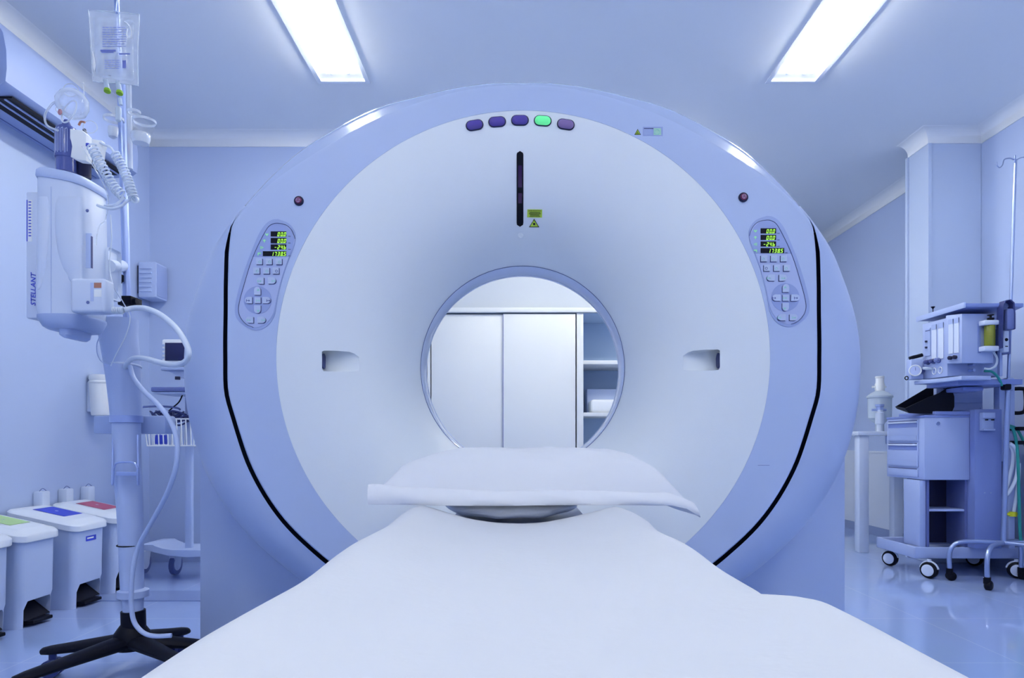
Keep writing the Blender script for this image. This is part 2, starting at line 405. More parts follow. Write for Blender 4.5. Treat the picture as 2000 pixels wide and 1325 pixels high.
# recessed handle pockets cut into the disc
def pocket(sx):
    ux = lambda u: u if sx < 0 else 2035-u
    pts = [(629, 687), (633, 685), (660, 685.6), (682, 687.5), (692, 691), (701, 697.5), (702, 724), (690, 726), (640, 726), (632, 725), (629, 721)]
    g = G(); fr = [P(ux(u), v-(0 if sx < 0 else 2), 1.98) for u, v in pts]
    bk = []
    for (u, v), p in zip(pts, fr):
        s = on_disc(u if sx < 0 else 2035-u, v); q = P(ux(u), v-(0 if sx < 0 else 2), s.y+.058*max(0, 1-(u-629)/76)**1.1*(1 if v < 705 else .9)+.0004); bk.append(q)
    g.loft([fr, bk], True, True, True)
    bmesh.ops.triangulate(g.b, faces=g.b.faces)
    return tmpobj(g)
dp = disc.parent; disc.parent = None; disc.location = wbase(dp); bpy.context.view_layer.update()
boolean(disc, [pocket(-1), pocket(1)]); disc.parent = dp; disc.location = (0, 0, 0)
for p in disc.data.polygons: p.use_smooth = True
disc.data.set_sharp_from_angle(angle=math.radians(35))
for sx in (-1, 1):
    x = P(630.5 if sx < 0 else 2035-630.5, 700, 2.05).x; g = G()
    poly = [V((x, 2.052+.020*math.cos(a), 1.046+(.002 if sx > 0 else 0)+.024*math.sin(a))) for a in [2*PI*k/16 for k in range(16)]]
    g.prism(poly, (-sx*.004, 0, 0)); part(gantry, 'pocket_grip', g, NAVY, 'dark oval inside the handle pocket')
# front panel ring around the disc
g = G()
st = [circ(.7424, 2.012), circ(.7424, 2.0), ]
st += [ring_from(lambda f: (max(sminterp(TF, f)-30, 486), 2.0)), ring_from(lambda f: (sminterp(TF, f)-8, 2.0)), ring_from(lambda f: (sminterp(TF, f)-2, 2.0)), ring_from(lambda f: (sminterp(TF, f), 2.001+.006*max(0, min(1, (f-60)/4))))]
st += [ring_from(lambda f: (sminterp(TF, f)-1, 2.016+.059*max(0, min(1, (f-64)/5))))]
g.loft(st); panelring = part(gantry, 'front_panel', g, SHELL, 'smooth blue ring panel around the disc')
# outer cover: bevel on top, bulging side covers beside the dark slits
def E(f): return sminterp(TF, f)+(0 if f < 64 else min(8.2, (f-64)*1.3))
def EY(f): return 2.0012 if f < 60 else 2.0012+min(.0348, (f-60)*.006)
g = G(); st = []
st.append(ring_from(lambda f: (E(f)-1+2*max(0, min(1, (f-63)/2)), EY(f)+.03+.03*max(0, min(1, (f-63)/2)))))
for k in range(0, 9):
    t = k/8*PI/2
    def fn(f, t=t):
        e, s, y0, y1 = E(f), max(sminterp(TS, f), E(f)+2), EY(f), interp(TYC, f)
        q = t/(PI/2); ch = max(0, min(1, (66-f)/6)); w_ = max(.5, s-e-2.5)
        if q <= .625: ra, ya = w_*q/.625, .15*w_/650*q/.625
        else: t2 = (q-.625)/.375*PI/2; ra, ya = w_+(s-e-w_)*math.sin(t2), .15*w_/650+.022*(1-math.cos(t2))
        return e+(1-ch)*(s-e)*math.sin(t)+ch*ra, y0+(1-ch)*(y1-y0)*(1-math.cos(t))+ch*ya
    st.append(ring_from(fn))
last = st[-1]; cc = V((GC.x, 0, GC.z))
def back(k, Y): return [V((GC.x+(p.x-GC.x)*k, Y, GC.z+(p.z-GC.z)*k)) for p in last]
st += [back(1.0, 2.35), back(.995, 2.6), back(.96, 2.78), back(.90, 2.82), circ(.60, 2.84), circ(.45, 2.74), circ(.365, 2.50), circ(.352, 2.412)]
g.loft(st); osh = part(gantry, 'outer_shell', g, SHELLC, 'curved outer housing with bulging side covers')
osh.data.materials.append(SHELLG)
for p in osh.data.polygons:
    c = p.center+wbase(gantry)
    if c.y < 2.03 and abs(math.degrees(math.atan2(c.x-GC.x, c.z-GC.z))) < 61: p.material_index = 1
# dark slit lining behind the gap
g = G()
for s in (1, -1):
    r0, r1 = [], []
    for k in range(0, 61):
        f = 67+k*(150-67)/60
        u, v = polarpx(sminterp(TF, f)-4, s*f); r0.append(P(u, v, 2.055)); u, v = polarpx(E(f)+min(3, (f-67)*.6+.5), s*f); r1.append(P(u, v, 2.068))
    g = G(); g.loft([r0, r1], False); part(gantry, 'side_slit', g, GAPM, 'narrow black vertical slit along the side cover')
# bore liner
g = G(); prof = [(.352, 2.298), (.3505, 2.294), (.348, 2.30), (.348, 2.408), (.352, 2.411)]
g.loft([circ(r, y) for r, y in prof]); part(gantry, 'bore_liner', g, LINER, 'glossy thin ring lining the bore')
g = G(); g.torus((GC.x, 2.297, GC.z), (0, 1, 0), .3525, .0012, 160, 6); part(gantry, 'bore_seam', g, LINE, 'thin dark line around the bore')
g = G(); g.torus((GC.x, 2.409, GC.z), (0, 1, 0), .3475, .002, 160, 6); part(gantry, 'bore_edge', g, WPL)
# pedestal
g = G(); a, b = P(389, 0, 2.45).x, P(1652, 0, 2.45).x
g.prism([V((a, 2.45, 0)), V((b, 2.45, 0)), V((b, 2.45, .86)), V((.62, 2.45, .86)), V((.42, 2.45, .62)), V((-.40, 2.45, .62)), V((-.60, 2.45, .86)), V((a, 2.45, .86))], (0, .40, 0), .01); part(gantry, 'pedestal', g, SHELLC, 'upright base panel behind the curved cover')

# patches laid on the disc or ring face
def face_pt(u, v, off=.001, d=True):
    p = on_disc(u, v) if d else P(u, v, 2.0)
    return p+V((0, -off, 0))
def slab_px(pts, off, th, d=False):
    g = G(); top = [face_pt(u, v, off+th, d) for u, v in pts]; bot = [face_pt(u, v, -.002, d) for u, v in pts]; g.loft([bot, top], True, False, True); return g
def capsule_px(cx, cy, hw, hh, ang_=0, n=10):
    r = min(hw, hh); pts = []
    for k in range(n+1): t = -PI/2+PI*k/n; pts.append((hw-r+r*math.cos(t), r*math.sin(t)) if hw > hh else (r*math.cos(t+PI/2), hh-r+r*math.sin(t+PI/2)))
    for k in range(n+1): t = PI/2+PI*k/n; pts.append((-(hw-r)+r*math.cos(t), r*math.sin(t)) if hw > hh else (r*math.cos(t+PI/2), -(hh-r)+r*math.sin(t+PI/2)))
    ca, sa = math.cos(math.radians(ang_)), math.sin(math.radians(ang_))
    return [(cx+x*ca-y*sa, cy+x*sa+y*ca) for x, y in pts]
# laser slot: a strip that follows the funnel
g = G(); rows = []
N = 40
for k in range(N+1):
    v = 295.5+(443.5-295.5)*k/N; dd = min(v-295.5, 443.5-v); hw = 6.6*math.sqrt(max(0.0001, 1-(1-min(1, dd/6.6))**2)); rows.append([face_pt(1015.6-hw, v, .0015), face_pt(1015.6+hw, v, .0015)])
g.loft(rows, False); part(gantry, 'laser_slot', g, BLACK, 'tall black slot above the bore')
g = G(); rows = [[face_pt(1012, v, .002), face_pt(1019.5, v, .002)] for v in (324, 340, 360, 380, 398)]; g.loft(rows, False)
part(gantry, 'laser_window', g, mat('slot_purple', (.035, .012, .07), .15), 'dim purple pane in the black slot')
# indicator lamps
for u, v, a, m, lb in ((927, 245, -9, LPURP, 'purple indicator lamp, far left of the five'), (971, 238.5, -4, LPURP, 'purple indicator lamp, second from the left'), (1015.5, 235.5, 0, LPURP, 'purple indicator lamp in the middle'), (1060, 236.5, 4, LGREEN, 'lit green indicator lamp'), (1105, 243.5, 9, LMAUVE, 'mauve indicator lamp, far right')):
    g = G(); rings = []
    for hw, hh, o in ((17.5, 10.4, -.002), (17.5, 10.4, .002), (16.6, 9.4, .003)): rings.append([face_pt(x, y, o) for x, y in capsule_px(u, v, hw, hh, a)])
    g.loft(rings, True, False, True); l = part(gantry, 'indicator_lamp', g, DARK, lb)
    g = G(); rings = []
    for k in range(6):
        t = k/6*PI/2; q = math.cos(t); rings.append([face_pt(x, y, .003+.009*math.sin(t)) for x, y in capsule_px(u, v, 15.6-7*(1-q), 8.4*q+.4, a)])
    g.loft(rings, True, False, True); part(l, 'lens', g, m)
# yellow laser labels
l = part(gantry, 'warning_label', slab_px([(1030, 409.5), (1059, 409.8), (1058.5, 425.3), (1029.6, 424.8)], .0005, .0006, True), YELLOW, 'yellow rectangular laser label beside the slot')
f = face_pt(1044.5, 417, .0022); 
nrm = V((0, -1, -.62)).normalized(); upv = V((0, -.62, 1)).normalized()
part(l, 'label_text', text_g('LASER RADIATION', face_pt(1044.3, 412.4, .0022), (1, 0, 0), upv, .0034), GAPM, smooth=0)
g = G()
for k, (a, b) in enumerate(((1034, 1055), (1033, 1056), (1035, 1053), (1034, 1055))):
    v = 415.6+k*2.4
    g.prism([face_pt(a, v, .0022), face_pt(b, v, .0022), face_pt(b, v+.9, .0022), face_pt(a, v+.9, .0022)], (0, -.0004, 0))
part(l, 'small_print', g, GAPM, smooth=0)
def tri(u, v, w, h): return [(u, v-h/2), (u+w/2, v+h/2), (u-w/2, v+h/2)]
l = part(gantry, 'warning_label', slab_px(tri(1043.2, 436, 20, 16.5), .0005, .0006, True), GAPM, 'yellow triangular laser warning sign under the rectangular label')
part(l, 'sign_face', slab_px(tri(1043.2, 436.7, 16, 13), .0012, .0005, True), YELLOW)
part(l, 'burst_symbol', slab_px([(1043.2+(2.6 if k % 2 else 1.9)*math.cos(k*PI/8), 438.3+(2.6 if k % 2 else 1.9)*math.sin(k*PI/8)) for k in range(16)], .002, .0005, True), GAPM)
g = G(); c = face_pt(1016.8, 460, 0); g.lathe(c, (0, -1, -.5), [(.009, -.002), (.009, .002), (.0075, .004), (.004, .0042), (.003, .002)], 20); part(gantry, 'screw_cap', g, DISC, 'small round screw cap under the slot')
# radiation sign and status window on the ring
l = part(gantry, 'warning_label', slab_px(tri(1245.3, 258, 12.5, 11), .0005, .0006), GAPM, 'small yellow radiation triangle at the top right of the ring')
part(l, 'sign_face', slab_px(tri(1245.3, 258.6, 9.4, 8.2), .0012, .0005), YELLOW)
g = G()
for k in range(3):
    a0 = math.radians(90+120*k-28); a1 = a0+math.radians(56); c = (1245.3, 260)
    g.prism([P(c[0]+.6*math.cos(a0), c[1]-.6*math.sin(a0), 1.998), P(c[0]+2.6*math.cos(a0), c[1]-2.6*math.sin(a0), 1.998), P(c[0]+2.6*math.cos(a1), c[1]-2.6*math.sin(a1), 1.998), P(c[0]+.6*math.cos(a1), c[1]-.6*math.sin(a1), 1.998)], (0, -.0004, 0))
part(l, 'trefoil', g, GAPM, smooth=0)
q = lambda x0, y0, x1, y1: [(x0, y0), (x1, y0), (x1, y1), (x0, y1)]
l = part(gantry, 'status_window', slab_px(q(1255.5, 248, 1294.5, 265.5), .0002, .0006), PAND, 'small rectangular window with a green panel beside the radiation triangle')
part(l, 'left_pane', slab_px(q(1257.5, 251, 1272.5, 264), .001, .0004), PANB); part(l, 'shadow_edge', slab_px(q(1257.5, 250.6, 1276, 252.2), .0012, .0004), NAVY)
part(l, 'green_pane', slab_px(q(1276.5, 251, 1291, 264.2), .001, .0004), mat('pane_green', (.42, .72, .60), .4))
g = G(); g.torus(P(1283.5, 257.8, 1.998), (0, 1, 0), .0075, .0009, 24, 6); part(l, 'ring_mark', g, MINT)
# stop buttons
for u, v, lb in ((584, 393, 'dark red stop button above the left keypad'), (1451.5, 386, 'dark red stop button above the right keypad')):
    c = P(u, v, 2.0); g = G().lathe(c, (0, -1, 0), [(.0145, -.002), (.0145, .003), (.0135, .005), (.010, .006), (.009, .004)], 28)
    l = part(gantry, 'stop_button', g, DARK, lb)
    g = G().lathe(c+V((0, -.003, 0)), (0, -1, 0), [(.0095, 0), (.0095, .004), (.007, .0062)], 24); part(l, 'button_cap', g, RED)
    g = G(); g.torus(c+V((0, -.0095, 0)), (0, 1, 0), .0062, .0007, 20, 6)
    for k in range(3):
        a0, a1 = PI/2+2*PI*k/3+PI, PI/2+2*PI*(k+1)/3+PI
        g.tube([c+V((.0048*math.cos(a0), -.0095, .0048*math.sin(a0))), c+V((.0048*math.cos(a1), -.0095, .0048*math.sin(a1)))], .0006, 6, smooth=False)
    part(l, 'ring_symbol', g, mat('pink_mark', (.45, .35, .6), .5))
g = G().prism([P(1480, 909, 2.0), P(1503, 909, 2.0), P(1503, 909.7, 2.0), P(1480, 909.7, 2.0)], (0, -.0004, 0)); part(gantry, 'panel_joint', g, LINE, 'short dark hairline joint low on the ring')

# seven segment digits, slanted
SEG = {'0': 'abcdef', '1': 'bc', '2': 'abged', '3': 'abgcd', '4': 'fgbc', '5': 'afgcd', '6': 'fgedc', '7': 'abc', '8': 'abcdefg', '-': 'g', 'b': 'fgedc'}
def digits(txt, xr, yc, h, Y):      # right aligned, pixel units on the panel
    g = G(); w = h*.50; t = h*.125; pitch = h*.80; x = xr
    def qd(pts):
        g.prism([P(xr0+(-(py-yc))*.22+px_, py, Y) for px_, py in pts], (0, -.0006, 0))
    i = len(txt)-1
    while i >= 0:
        ch = txt[i]
        if ch == '.':
            xr0 = x+h*.10; qd([(0, yc+h/2-t), (t, yc+h/2-t), (t, yc+h/2), (0, yc+h/2)]); i -= 1; continue
        xr0 = x-w; T, M, B = yc-h/2, yc, yc+h/2; e = t*.3
        rects = {'a': (e, T, w-e, T+t), 'g': (e, M-t/2, w-e, M+t/2), 'd': (e, B-t, w-e, B), 'f': (0, T+e, t, M-e), 'b': (w-t, T+e, w, M-e), 'e': (0, M+e, t, B-e), 'c': (w-t, M+e, w, B-e)}
        for s in SEG[ch]:
            x0, y0, x1, y1 = rects[s]; qd([(x0, y0), (x1, y0), (x1, y1), (x0, y1)])
        x -= pitch; i -= 1
    return g
OUT = [(575, 145), (680, 185), (740, 260), (752, 330), (735, 420), (680, 560), (620, 740), (580, 900), (560, 1010), (540, 1110), (480, 1200), (400, 1245), (320, 1245), (230, 1200), (165, 1130), (148, 1040), (165, 930), (210, 760), (270, 580), (340, 400), (400, 270), (460, 190), (520, 152)]
INN = [(580, 185), (660, 205), (715, 260), (746, 340), (728, 420), (673, 560), (613, 740), (573, 900), (550, 1010), (530, 1090), (470, 1175), (400, 1215), (330, 1222), (260, 1190), (200, 1120), (182, 1040), (200, 930), (245, 770), (300, 590), (365, 430), (430, 300), (480, 220), (530, 190)]
DK = [(580, 190), (655, 210), (710, 264), (742, 340), (724, 420), (690, 522), (322, 522), (365, 430), (430, 300), (480, 222), (530, 195)]
def dense(pts, n=4):
    p = smooth_path([V((x, y, 0)) for x, y in pts]+[V((pts[0][0], pts[0][1], 0))], n)[:-1]; return [(a.x, a.y) for a in p]
S_ = 5.095
def keypad(left):
    if left: mp = lambda x, y: (430+x/S_, 400+y/S_); mir = mp
    else: mp = lambda x, y: (1420+x/S_, 400+y/S_); mir = lambda x, y: (2040-(430+x/S_), 400+y/S_-6.2)
    kp = part(gantry, 'keypad', slab_px(dense([mir(*p) for p in OUT]), .0002, .0016), PANB, ('left' if left else 'right')+' slanted control keypad with four green number displays')
    part(kp, 'face_plate', slab_px(dense([mir(*p) for p in INN]), .0016, .0012), PANI)
    part(kp, 'display_field', slab_px([mir(*p) for p in DK], .0026, .0006), PAND)
    g = G(); pp = dense([mir(*p) for p in INN[12:]+[INN[0], INN[1], INN[2]]], 4) if left else dense([mir(*p) for p in INN[12:]+[INN[0], INN[1], INN[2]]], 4)
    pts = [P(u, v, 1.9965) for u, v in [mir(*p) for p in INN[12:]+INN[:4]]]; g.tube(pts, .0008, 6); part(kp, 'edge_line', g, NAVY)
    rows = [(508, 662, 270, 320, '00.0'), (508, 662, 335, 387, '00.0'), (508, 662, 400, 450, '-24b'), (430, 662, 467, 515, '1738.5')] if left else [(330, 483, 240, 290, '00.0'), (330, 483, 305, 355, '00.0'), (330, 483, 370, 420, '-24b'), (330, 563, 435, 485, '1738.5')]
    for x0, x1, y0, y1, tx in rows:
        (a, b), (c, d) = mp(x0, y0), mp(x1, y1)
        part(kp, 'display', slab_px(q(a, b, c, d), .0036, .0006), BLACK)
        part(kp, 'display_digits', digits(tx, c-1.6, (b+d)/2, 7.6, 1.9952), LED, smooth=0)
        cx, cy = mp(x1+22, y1-6); part(kp, 'unit_text', text_g('mm', P(cx+1, cy, 1.9965), (1, 0, 0), (0, 0, 1), .0035), NAVY, smooth=0)
    # small green pictograms in front of each display
    gl = [(465, 297), (440, 360), (415, 427), (390, 490)] if left else [(282, 262), (282, 328), (282, 394), (282, 460)]
    for k, (x, y) in enumerate(gl):
        u, v = mp(x, y); sgn = 1 if left else -1; Y = 1.9962; g = G(); R = lambda a, b, c, d: g.prism([P(u+sgn*a, v+b, Y), P(u+sgn*c, v+b, Y), P(u+sgn*c, v+d, Y), P(u+sgn*a, v+d, Y)], (0, -.0005, 0))
        T = lambda *pt: g.prism([P(u+sgn*a, v+b, Y) for a, b in pt], (0, -.0005, 0))
        if k == 0: T((-3.6, -2.6), (0, -1), (3.6, -2.6), (3, 0), (0, 3.2), (-3, 0))
        if k == 1: T((-3.5, 0), (-1.5, -2.6), (1.5, -2.6), (3.5, 0)); R(-1, 0, 1, 3)
        if k == 2: R(-3.2, -2.8, -2, 2.8); R(-1, -2.8, .2, 2.8); T((1, -2), (3.6, 0), (1, 2))
        if k == 3: R(-3.2, -2.6, 3.2, .2); R(-3.2, .2, -1.4, 3)
        part(kp, 'pictogram', g, GLYPH, smooth=0)
    # buttons
    def sq(x, y, s, h=None): h = h or s; return [(x-s/2, y-h/2), (x+s/2, y-h/2), (x+s/2, y+h/2), (x-s/2, y+h/2)]
    def dsh(x, y, w, h, side):
        r = h/2; o = []
        if side in 'lr':
            for k in range(9): t = -PI/2+PI*k/8; o.append((x+w/2-r+r*math.cos(t), y+r*math.sin(t)))
            o += [(x-w/2, y+h/2), (x-w/2, y-h/2)]
            if side == 'l': o = [(2*x-a, b) for a, b in o]
        else:
            r = w/2
            for k in range(9): t = PI*k/8; o.append((x+r*math.cos(t), y-h/2+r-r*math.sin(t)))
            o += [(x-r, y+h/2), (x+r, y+h/2)]
            if side == 'd': o = [(a, 2*y-b) for a, b in o]
        return o
    if left:
        B = [sq(395, 570, 60), sq(492, 570, 60), sq(590, 570, 60), sq(368, 662, 62), sq(465, 662, 62), sq(560, 662, 62), dsh(405, 762, 72, 64, 'l'), dsh(522, 760, 76, 64, 'r'),
             dsh(378, 862, 64, 80, 'u'), dsh(378, 1045, 64, 80, 'd'), dsh(290, 955, 72, 64, 'l'), sq(380, 955, 60), dsh(468, 955, 80, 64, 'r'), dsh(300, 1150, 76, 60, 'l'), dsh(418, 1150, 80, 62, 'r')]; cc_ = (378, 952, 138)
    else:
        B = [sq(362, 540, 62), sq(460, 540, 62), sq(558, 540, 62), sq(392, 634, 62), sq(490, 634, 62), sq(588, 634, 62), dsh(430, 732, 76, 64, 'l'), dsh(550, 732, 76, 64, 'r'),
             dsh(578, 835, 64, 80, 'u'), dsh(575, 1022, 64, 80, 'd'), dsh(485, 930, 80, 64, 'l'), sq(578, 930, 62), dsh(672, 930, 86, 64, 'r'), dsh(537, 1125, 78, 62, 'l'), dsh(655, 1125, 78, 62, 'r')]; cc_ = (576, 925, 140)
    part(kp, 'direction_pad', slab_px([mp(cc_[0]+cc_[2]*math.cos(t), cc_[1]+cc_[2]*math.sin(t)) for t in [2*PI*k/40 for k in range(40)]], .0028, .0008), PAND)
    for k, bt in enumerate(B):
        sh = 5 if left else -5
        part(kp, 'button_drop_shadow', slab_px([mp(x+sh, y+5) for x, y in bt], .0038, .0006), NAVY)  # navy copy set off from each button, its shadow put in as colour
        part(kp, 'button', slab_px([mp(x, y) for x, y in bt], .0044, .0026), BTN)
        cx = sum(x for x, y in bt)/len(bt); cy = sum(y for x, y in bt)/len(bt)
        dark = k in ((5, 10, 12) if left else (3, 10, 12))
        u, v = mp(cx, cy); g = G(); Y = 1.9929
        if k < 6: g.torus(P(u, v, Y), (0, 1, 0), .0034, .0007, 12, 5)
        elif k in (8, 9): s = -1 if k == 8 else 1; g.prism([P(u-3, v-2*s, Y), P(u+3, v-2*s, Y), P(u, v+2.5*s, Y)], (0, -.0005, 0))
        else:
            g.prism([P(u-3.2, v-.5, Y), P(u+2, v-.5, Y), P(u+2, v+.5, Y), P(u-3.2, v+.5, Y)], (0, -.0005, 0)); g.prism([P(u+1, v-2.2, Y), P(u+3.4, v, Y), P(u+1, v+2.2, Y)], (0, -.0005, 0)); g.prism([P(u-4, v-2.6, Y), P(u-3.1, v-2.6, Y), P(u-3.1, v+2.6, Y), P(u-4, v+2.6, Y)], (0, -.0005, 0))
        part(kp, 'button_mark', g, LINE if dark else MINT, smooth=0)
keypad(True); keypad(False)

# ================================================================ BACK CABINET seen through the bore
cb = thing('storage_cabinet', 'tall white built-in cupboard with sliding doors and open shelves, seen through the bore', 'cabinet', (.3, 6.6, 0))
ZT = 2.03; Y0 = 6.26
X = lambda u: (u-U0)/F*Y0
Zv = lambda v: CZ+(V0-v)/F*Y0
g = G(); g.box((-.94, Y0-.03, Zv(611)), (1.74, Y0+.02, Zv(602)), .004); part(cb, 'top_moulding', g, CABW)
g = G(); g.box((-.94, Y0+.04, 0), (-.92, 6.86, ZT)); g.box((-.94, 6.84, 0), (1.74, 6.86, ZT)); g.box((-.92, Y0+.04, ZT-.02), (1.74, 6.84, ZT)); g.box((-.92, Y0+.04, 0), (1.74, 6.84, .06)); part(cb, 'carcass', g, CABIN, smooth=0)
g = G(); g.box((X(1126.5), Y0, 0), (X(1139.5), Y0+.06, Zv(611)), .002); g.box((X(1133), Y0-.002, 0), (X(1133.5), Y0+.01, Zv(611))); part(cb, 'upright', g, CABW)
g = G(); g.box((X(1128), Y0+.06, 0), (X(1138), 6.84, ZT-.02)); part(cb, 'inner_side', g, CABIN)
g = G(); g.box((X(842), Y0+.02, .06), (X(984), Y0+.04, Zv(613.5)), .002); part(cb, 'sliding_door', g, CABW, 'left plain sliding door')
g = G(); g.box((X(983), Y0, .06), (X(1124), Y0+.018, Zv(613.5)), .002); part(cb, 'sliding_door', g, CABW, 'right plain sliding door')
g = G(); g.box((-.94, Y0+.01, 0), (X(833), Y0+.04, ZT)); g.box((X(834.5), Y0+.01, .06), (X(840), Y0+.04, ZT)); part(cb, 'left_upright', g, CABW, smooth=0)
part(cb, 'door_gap', G().box((X(982), Y0-.001, .06), (X(983), Y0+.019, Zv(613.5))), LINE, smooth=0)
for v0, v1 in ((704, 711.5), (806, 813.5), (905, 912)):
    g = G().box((X(1138), Y0+.01, Zv(v1)), (1.72, 6.84, Zv(v0)), .002); part(cb, 'shelf', g, CABW)
z = Zv(806)
g = G().box((X(1155), Y0+.03, z+.001), (X(1155)+.42, Y0+.3, z+.125), .03, seg=4); single('folded_linen', g, PAPER, 'white folded linen bundle on the open shelf seen through the bore', 'linen', (X(1155)+.2, Y0+.1, z))
g = G().box((X(1153), Y0+.31, z+.001), (X(1153)+.44, Y0+.5, z+.245), .008); single('storage_box', g, PALE, 'pale blue box standing behind the white linen on the open shelf', 'box', (X(1153)+.2, Y0+.4, z))

# ================================================================ PATIENT TABLE, SHEET, PILLOW
tb = thing('patient_table', 'narrow scanner table running towards the gantry under a white sheet', 'scanner table', (0, .4, 0))
g = G()
def cradle(y): return [V((-.24, y, .632)), V((-.20, y, .622)), V((-.1, y, .605)), V((0, y, .600)), V((.1, y, .605)), V((.20, y, .622)), V((.24, y, .632)), V((.225, y, .60)), V((.1, y, .58)), V((0, y, .575)), V((-.1, y, .58)), V((-.225, y, .60))]
g.loft([cradle(-1.0), cradle(1.5)], True, True, True); part(tb, 'cradle', g, WPL)
g = G().box((-.2, -1.0, .50), (.2, 1.45, .574), .02); part(tb, 'table_frame', g, CART)
g = G().box((-.22, -.9, .0), (.22, .9, .12), .02); g.box((-.16, -.7, .12), (.16, .8, .50), .02); part(tb, 'pedestal', g, SHELLC)
g = G()
def hh(y): return [V((-.16, y, .616)), V((-.09, y, .608)), V((0, y, .604)), V((.09, y, .608)), V((.16, y, .616)), V((.15, y, .604)), V((0, y, .592)), V((-.15, y, .604))]
g.loft([hh(1.45), hh(1.88)], True, True, True); part(tb, 'head_rest', g, WPL2)
from mathutils import noise as NZ
def hwR(y): return .262+(.045*max(0, min(1, (.66-y)/.035)) if y < .66 else 0)-(.004*math.sin(y*17) if y > .7 else 0)
def hwL(y): return .262+.004*math.sin(y*13+1)
def sheet(s, t):
    y = -.75+2.262*t
    c = s*2-1; dr = .80
    hw = hwR(y) if c > 0 else hwL(y)
    a = abs(c)
    endk = max(0, min(1, (y-.2)/1.3))
    sag = .032*endk+.007
    if a < dr:
        k = a/dr; x = hw*k*.985; z = .6515-sag*(1-min(1, k/.84)**2)**1.3 if k < .84 else .6515-.0155*((k-.84)/.16)**2
        if c > 0 and y < .66: z += .004*k*max(0, min(1, (.66-y)/.035))
    else:
        k = (a-dr)/(1-dr); x = hw*.985+.008*math.sin(min(1, k*6)*PI/2)+.012*k*math.sin(y*9+c); z = .636-.20*k
    x *= (1 if c > 0 else -1)
    d = NZ.noise(V((x*7, y*3.2, 3)))*.0035+NZ.noise(V((x*22, y*9, 1)))*.0012
    fold = 0
    for (fx, fy, ax, ay, am) in ((-.1, .75, .03, .1, .002), (.1, .8, .02, .13, .002), (.05, .55, .05, .03, .0018), (-.05, 1.25, .03, .03, .002), (.16, .72, .02, .05, .003)):
        fold += am*math.exp(-((x-fx)/ax)**2-((y-fy)/ay)**2)
    return V((x, y+.004*math.sin(x*25), z+d+fold))
g = G(); g.grid(sheet, 110, 200)
ex = bmesh.ops.extrude_face_region(g.b, geom=list(g.b.faces))
for e in ex['geom']:
    if isinstance(e, bmesh.types.BMVert): e.co.z -= .0025
single('bed_sheet', g, SHEET, 'smooth white sheet covering the scanner table in the foreground', 'sheet', (0, .4, .64), smooth=80)

# cushion hanging below the front hem of the pillow
g = G()
def cush(s, t):
    a = 2*PI*s; b = PI*t; x = math.copysign(abs(math.cos(a))**.7, math.cos(a))*math.sin(b)**.7; z = math.sin(a)*math.sin(b)**.7; y = -math.cos(b)
    return V((-.02+.165*x, 1.665+.13*y, .634+.022*z+.008*x*x+.0015*math.sin(x*11)))
g.grid(cush, 48, 16); bmesh.ops.remove_doubles(g.b, verts=g.b.verts, dist=1e-4)
single('head_cushion', g, PILLOW, 'thin white head cushion showing below the front hem of the pillow', 'cushion', (-.02, 1.665, .62), smooth=80)

pil = thing('pillow', 'wide white pillow in a flanged case at the end of the scanner table', 'pillow', (.03, 1.68, .66))
def pillow_pt(s, t, top):
    a, b = s*2-1, t*2-1         # a across, b from front (-1) to back (1)
    f = (1-abs(a)**4.5)**.62*(1-abs(b)**3.2)**.6 if abs(a) < 1 and abs(b) < 1 else 0
    yb = .5*(b+1)
    half = .372-.072*yb**.8*1.0
    half *= (1-.02*math.cos(b*3))
    x = .030+a*half+.006*math.sin(b*5+a)
    y = 1.515+.33*yb+.018*a*a*(1-yb)-.01*yb*a*a
    base = .660+.012*math.exp(-((a+.95)/.14)**2)-.030*max(0, (a-.80)/.2)**1.5*(1-yb)-.022*abs(a)**4*(1-yb)*0
    base += .010*yb
    hgt = .122 if a < .1 else .122
    if top:
        z = base+hgt*f*(1-.10*math.exp(-(a/.55)**2)*(1 if b > 0 else .3))
        z += .003*NZ.noise(V((a*4, b*3, 0)))*f+.0022*NZ.noise(V((a*11, b*6, 4)))
        z += .004*math.sin(a*9+b*4)*math.exp(-((b+.45)/.25)**2)*f
        z += .0015*math.sin(a*40)*math.exp(-((abs(a)-.93)/.06)**2)
        z += (.0035*(1-abs(NZ.noise(V((a*5+b*2, b*7-a, 9))))*3)*math.exp(-((b+.55)/.3)**2)+.002*math.sin(a*23+b*9+3*NZ.noise(V((a*3, b*3, 2))))*math.exp(-((abs(a)-.78)/.14)**2))*min(1, f*3)
        z -= .05*math.exp(-((a-.67)/.07)**2)*max(0, b-.1)*f*.5
    else: z = base-.002
    return V((x, y, z))
g = G(); NU, NV = 90, 40
warp = lambda t: .5-.5*math.cos(PI*t)
tt = g.grid(lambda s, t: pillow_pt(warp(s), warp(t), True), NU, NV); bb = g.grid(lambda s, t: pillow_pt(warp(s), warp(t), False), NU, NV)
def stitch(A, B):
    for i in range(len(A)-1): g.face([A[i], A[i+1], B[i+1], B[i]])
stitch([r[0] for r in tt], [r[0] for r in bb]); stitch([r[-1] for r in tt], [r[-1] for r in bb]); stitch(tt[0], bb[0]); stitch(tt[-1], bb[-1])
part(pil, 'pillow_body', g, PILLOW, smooth=80)
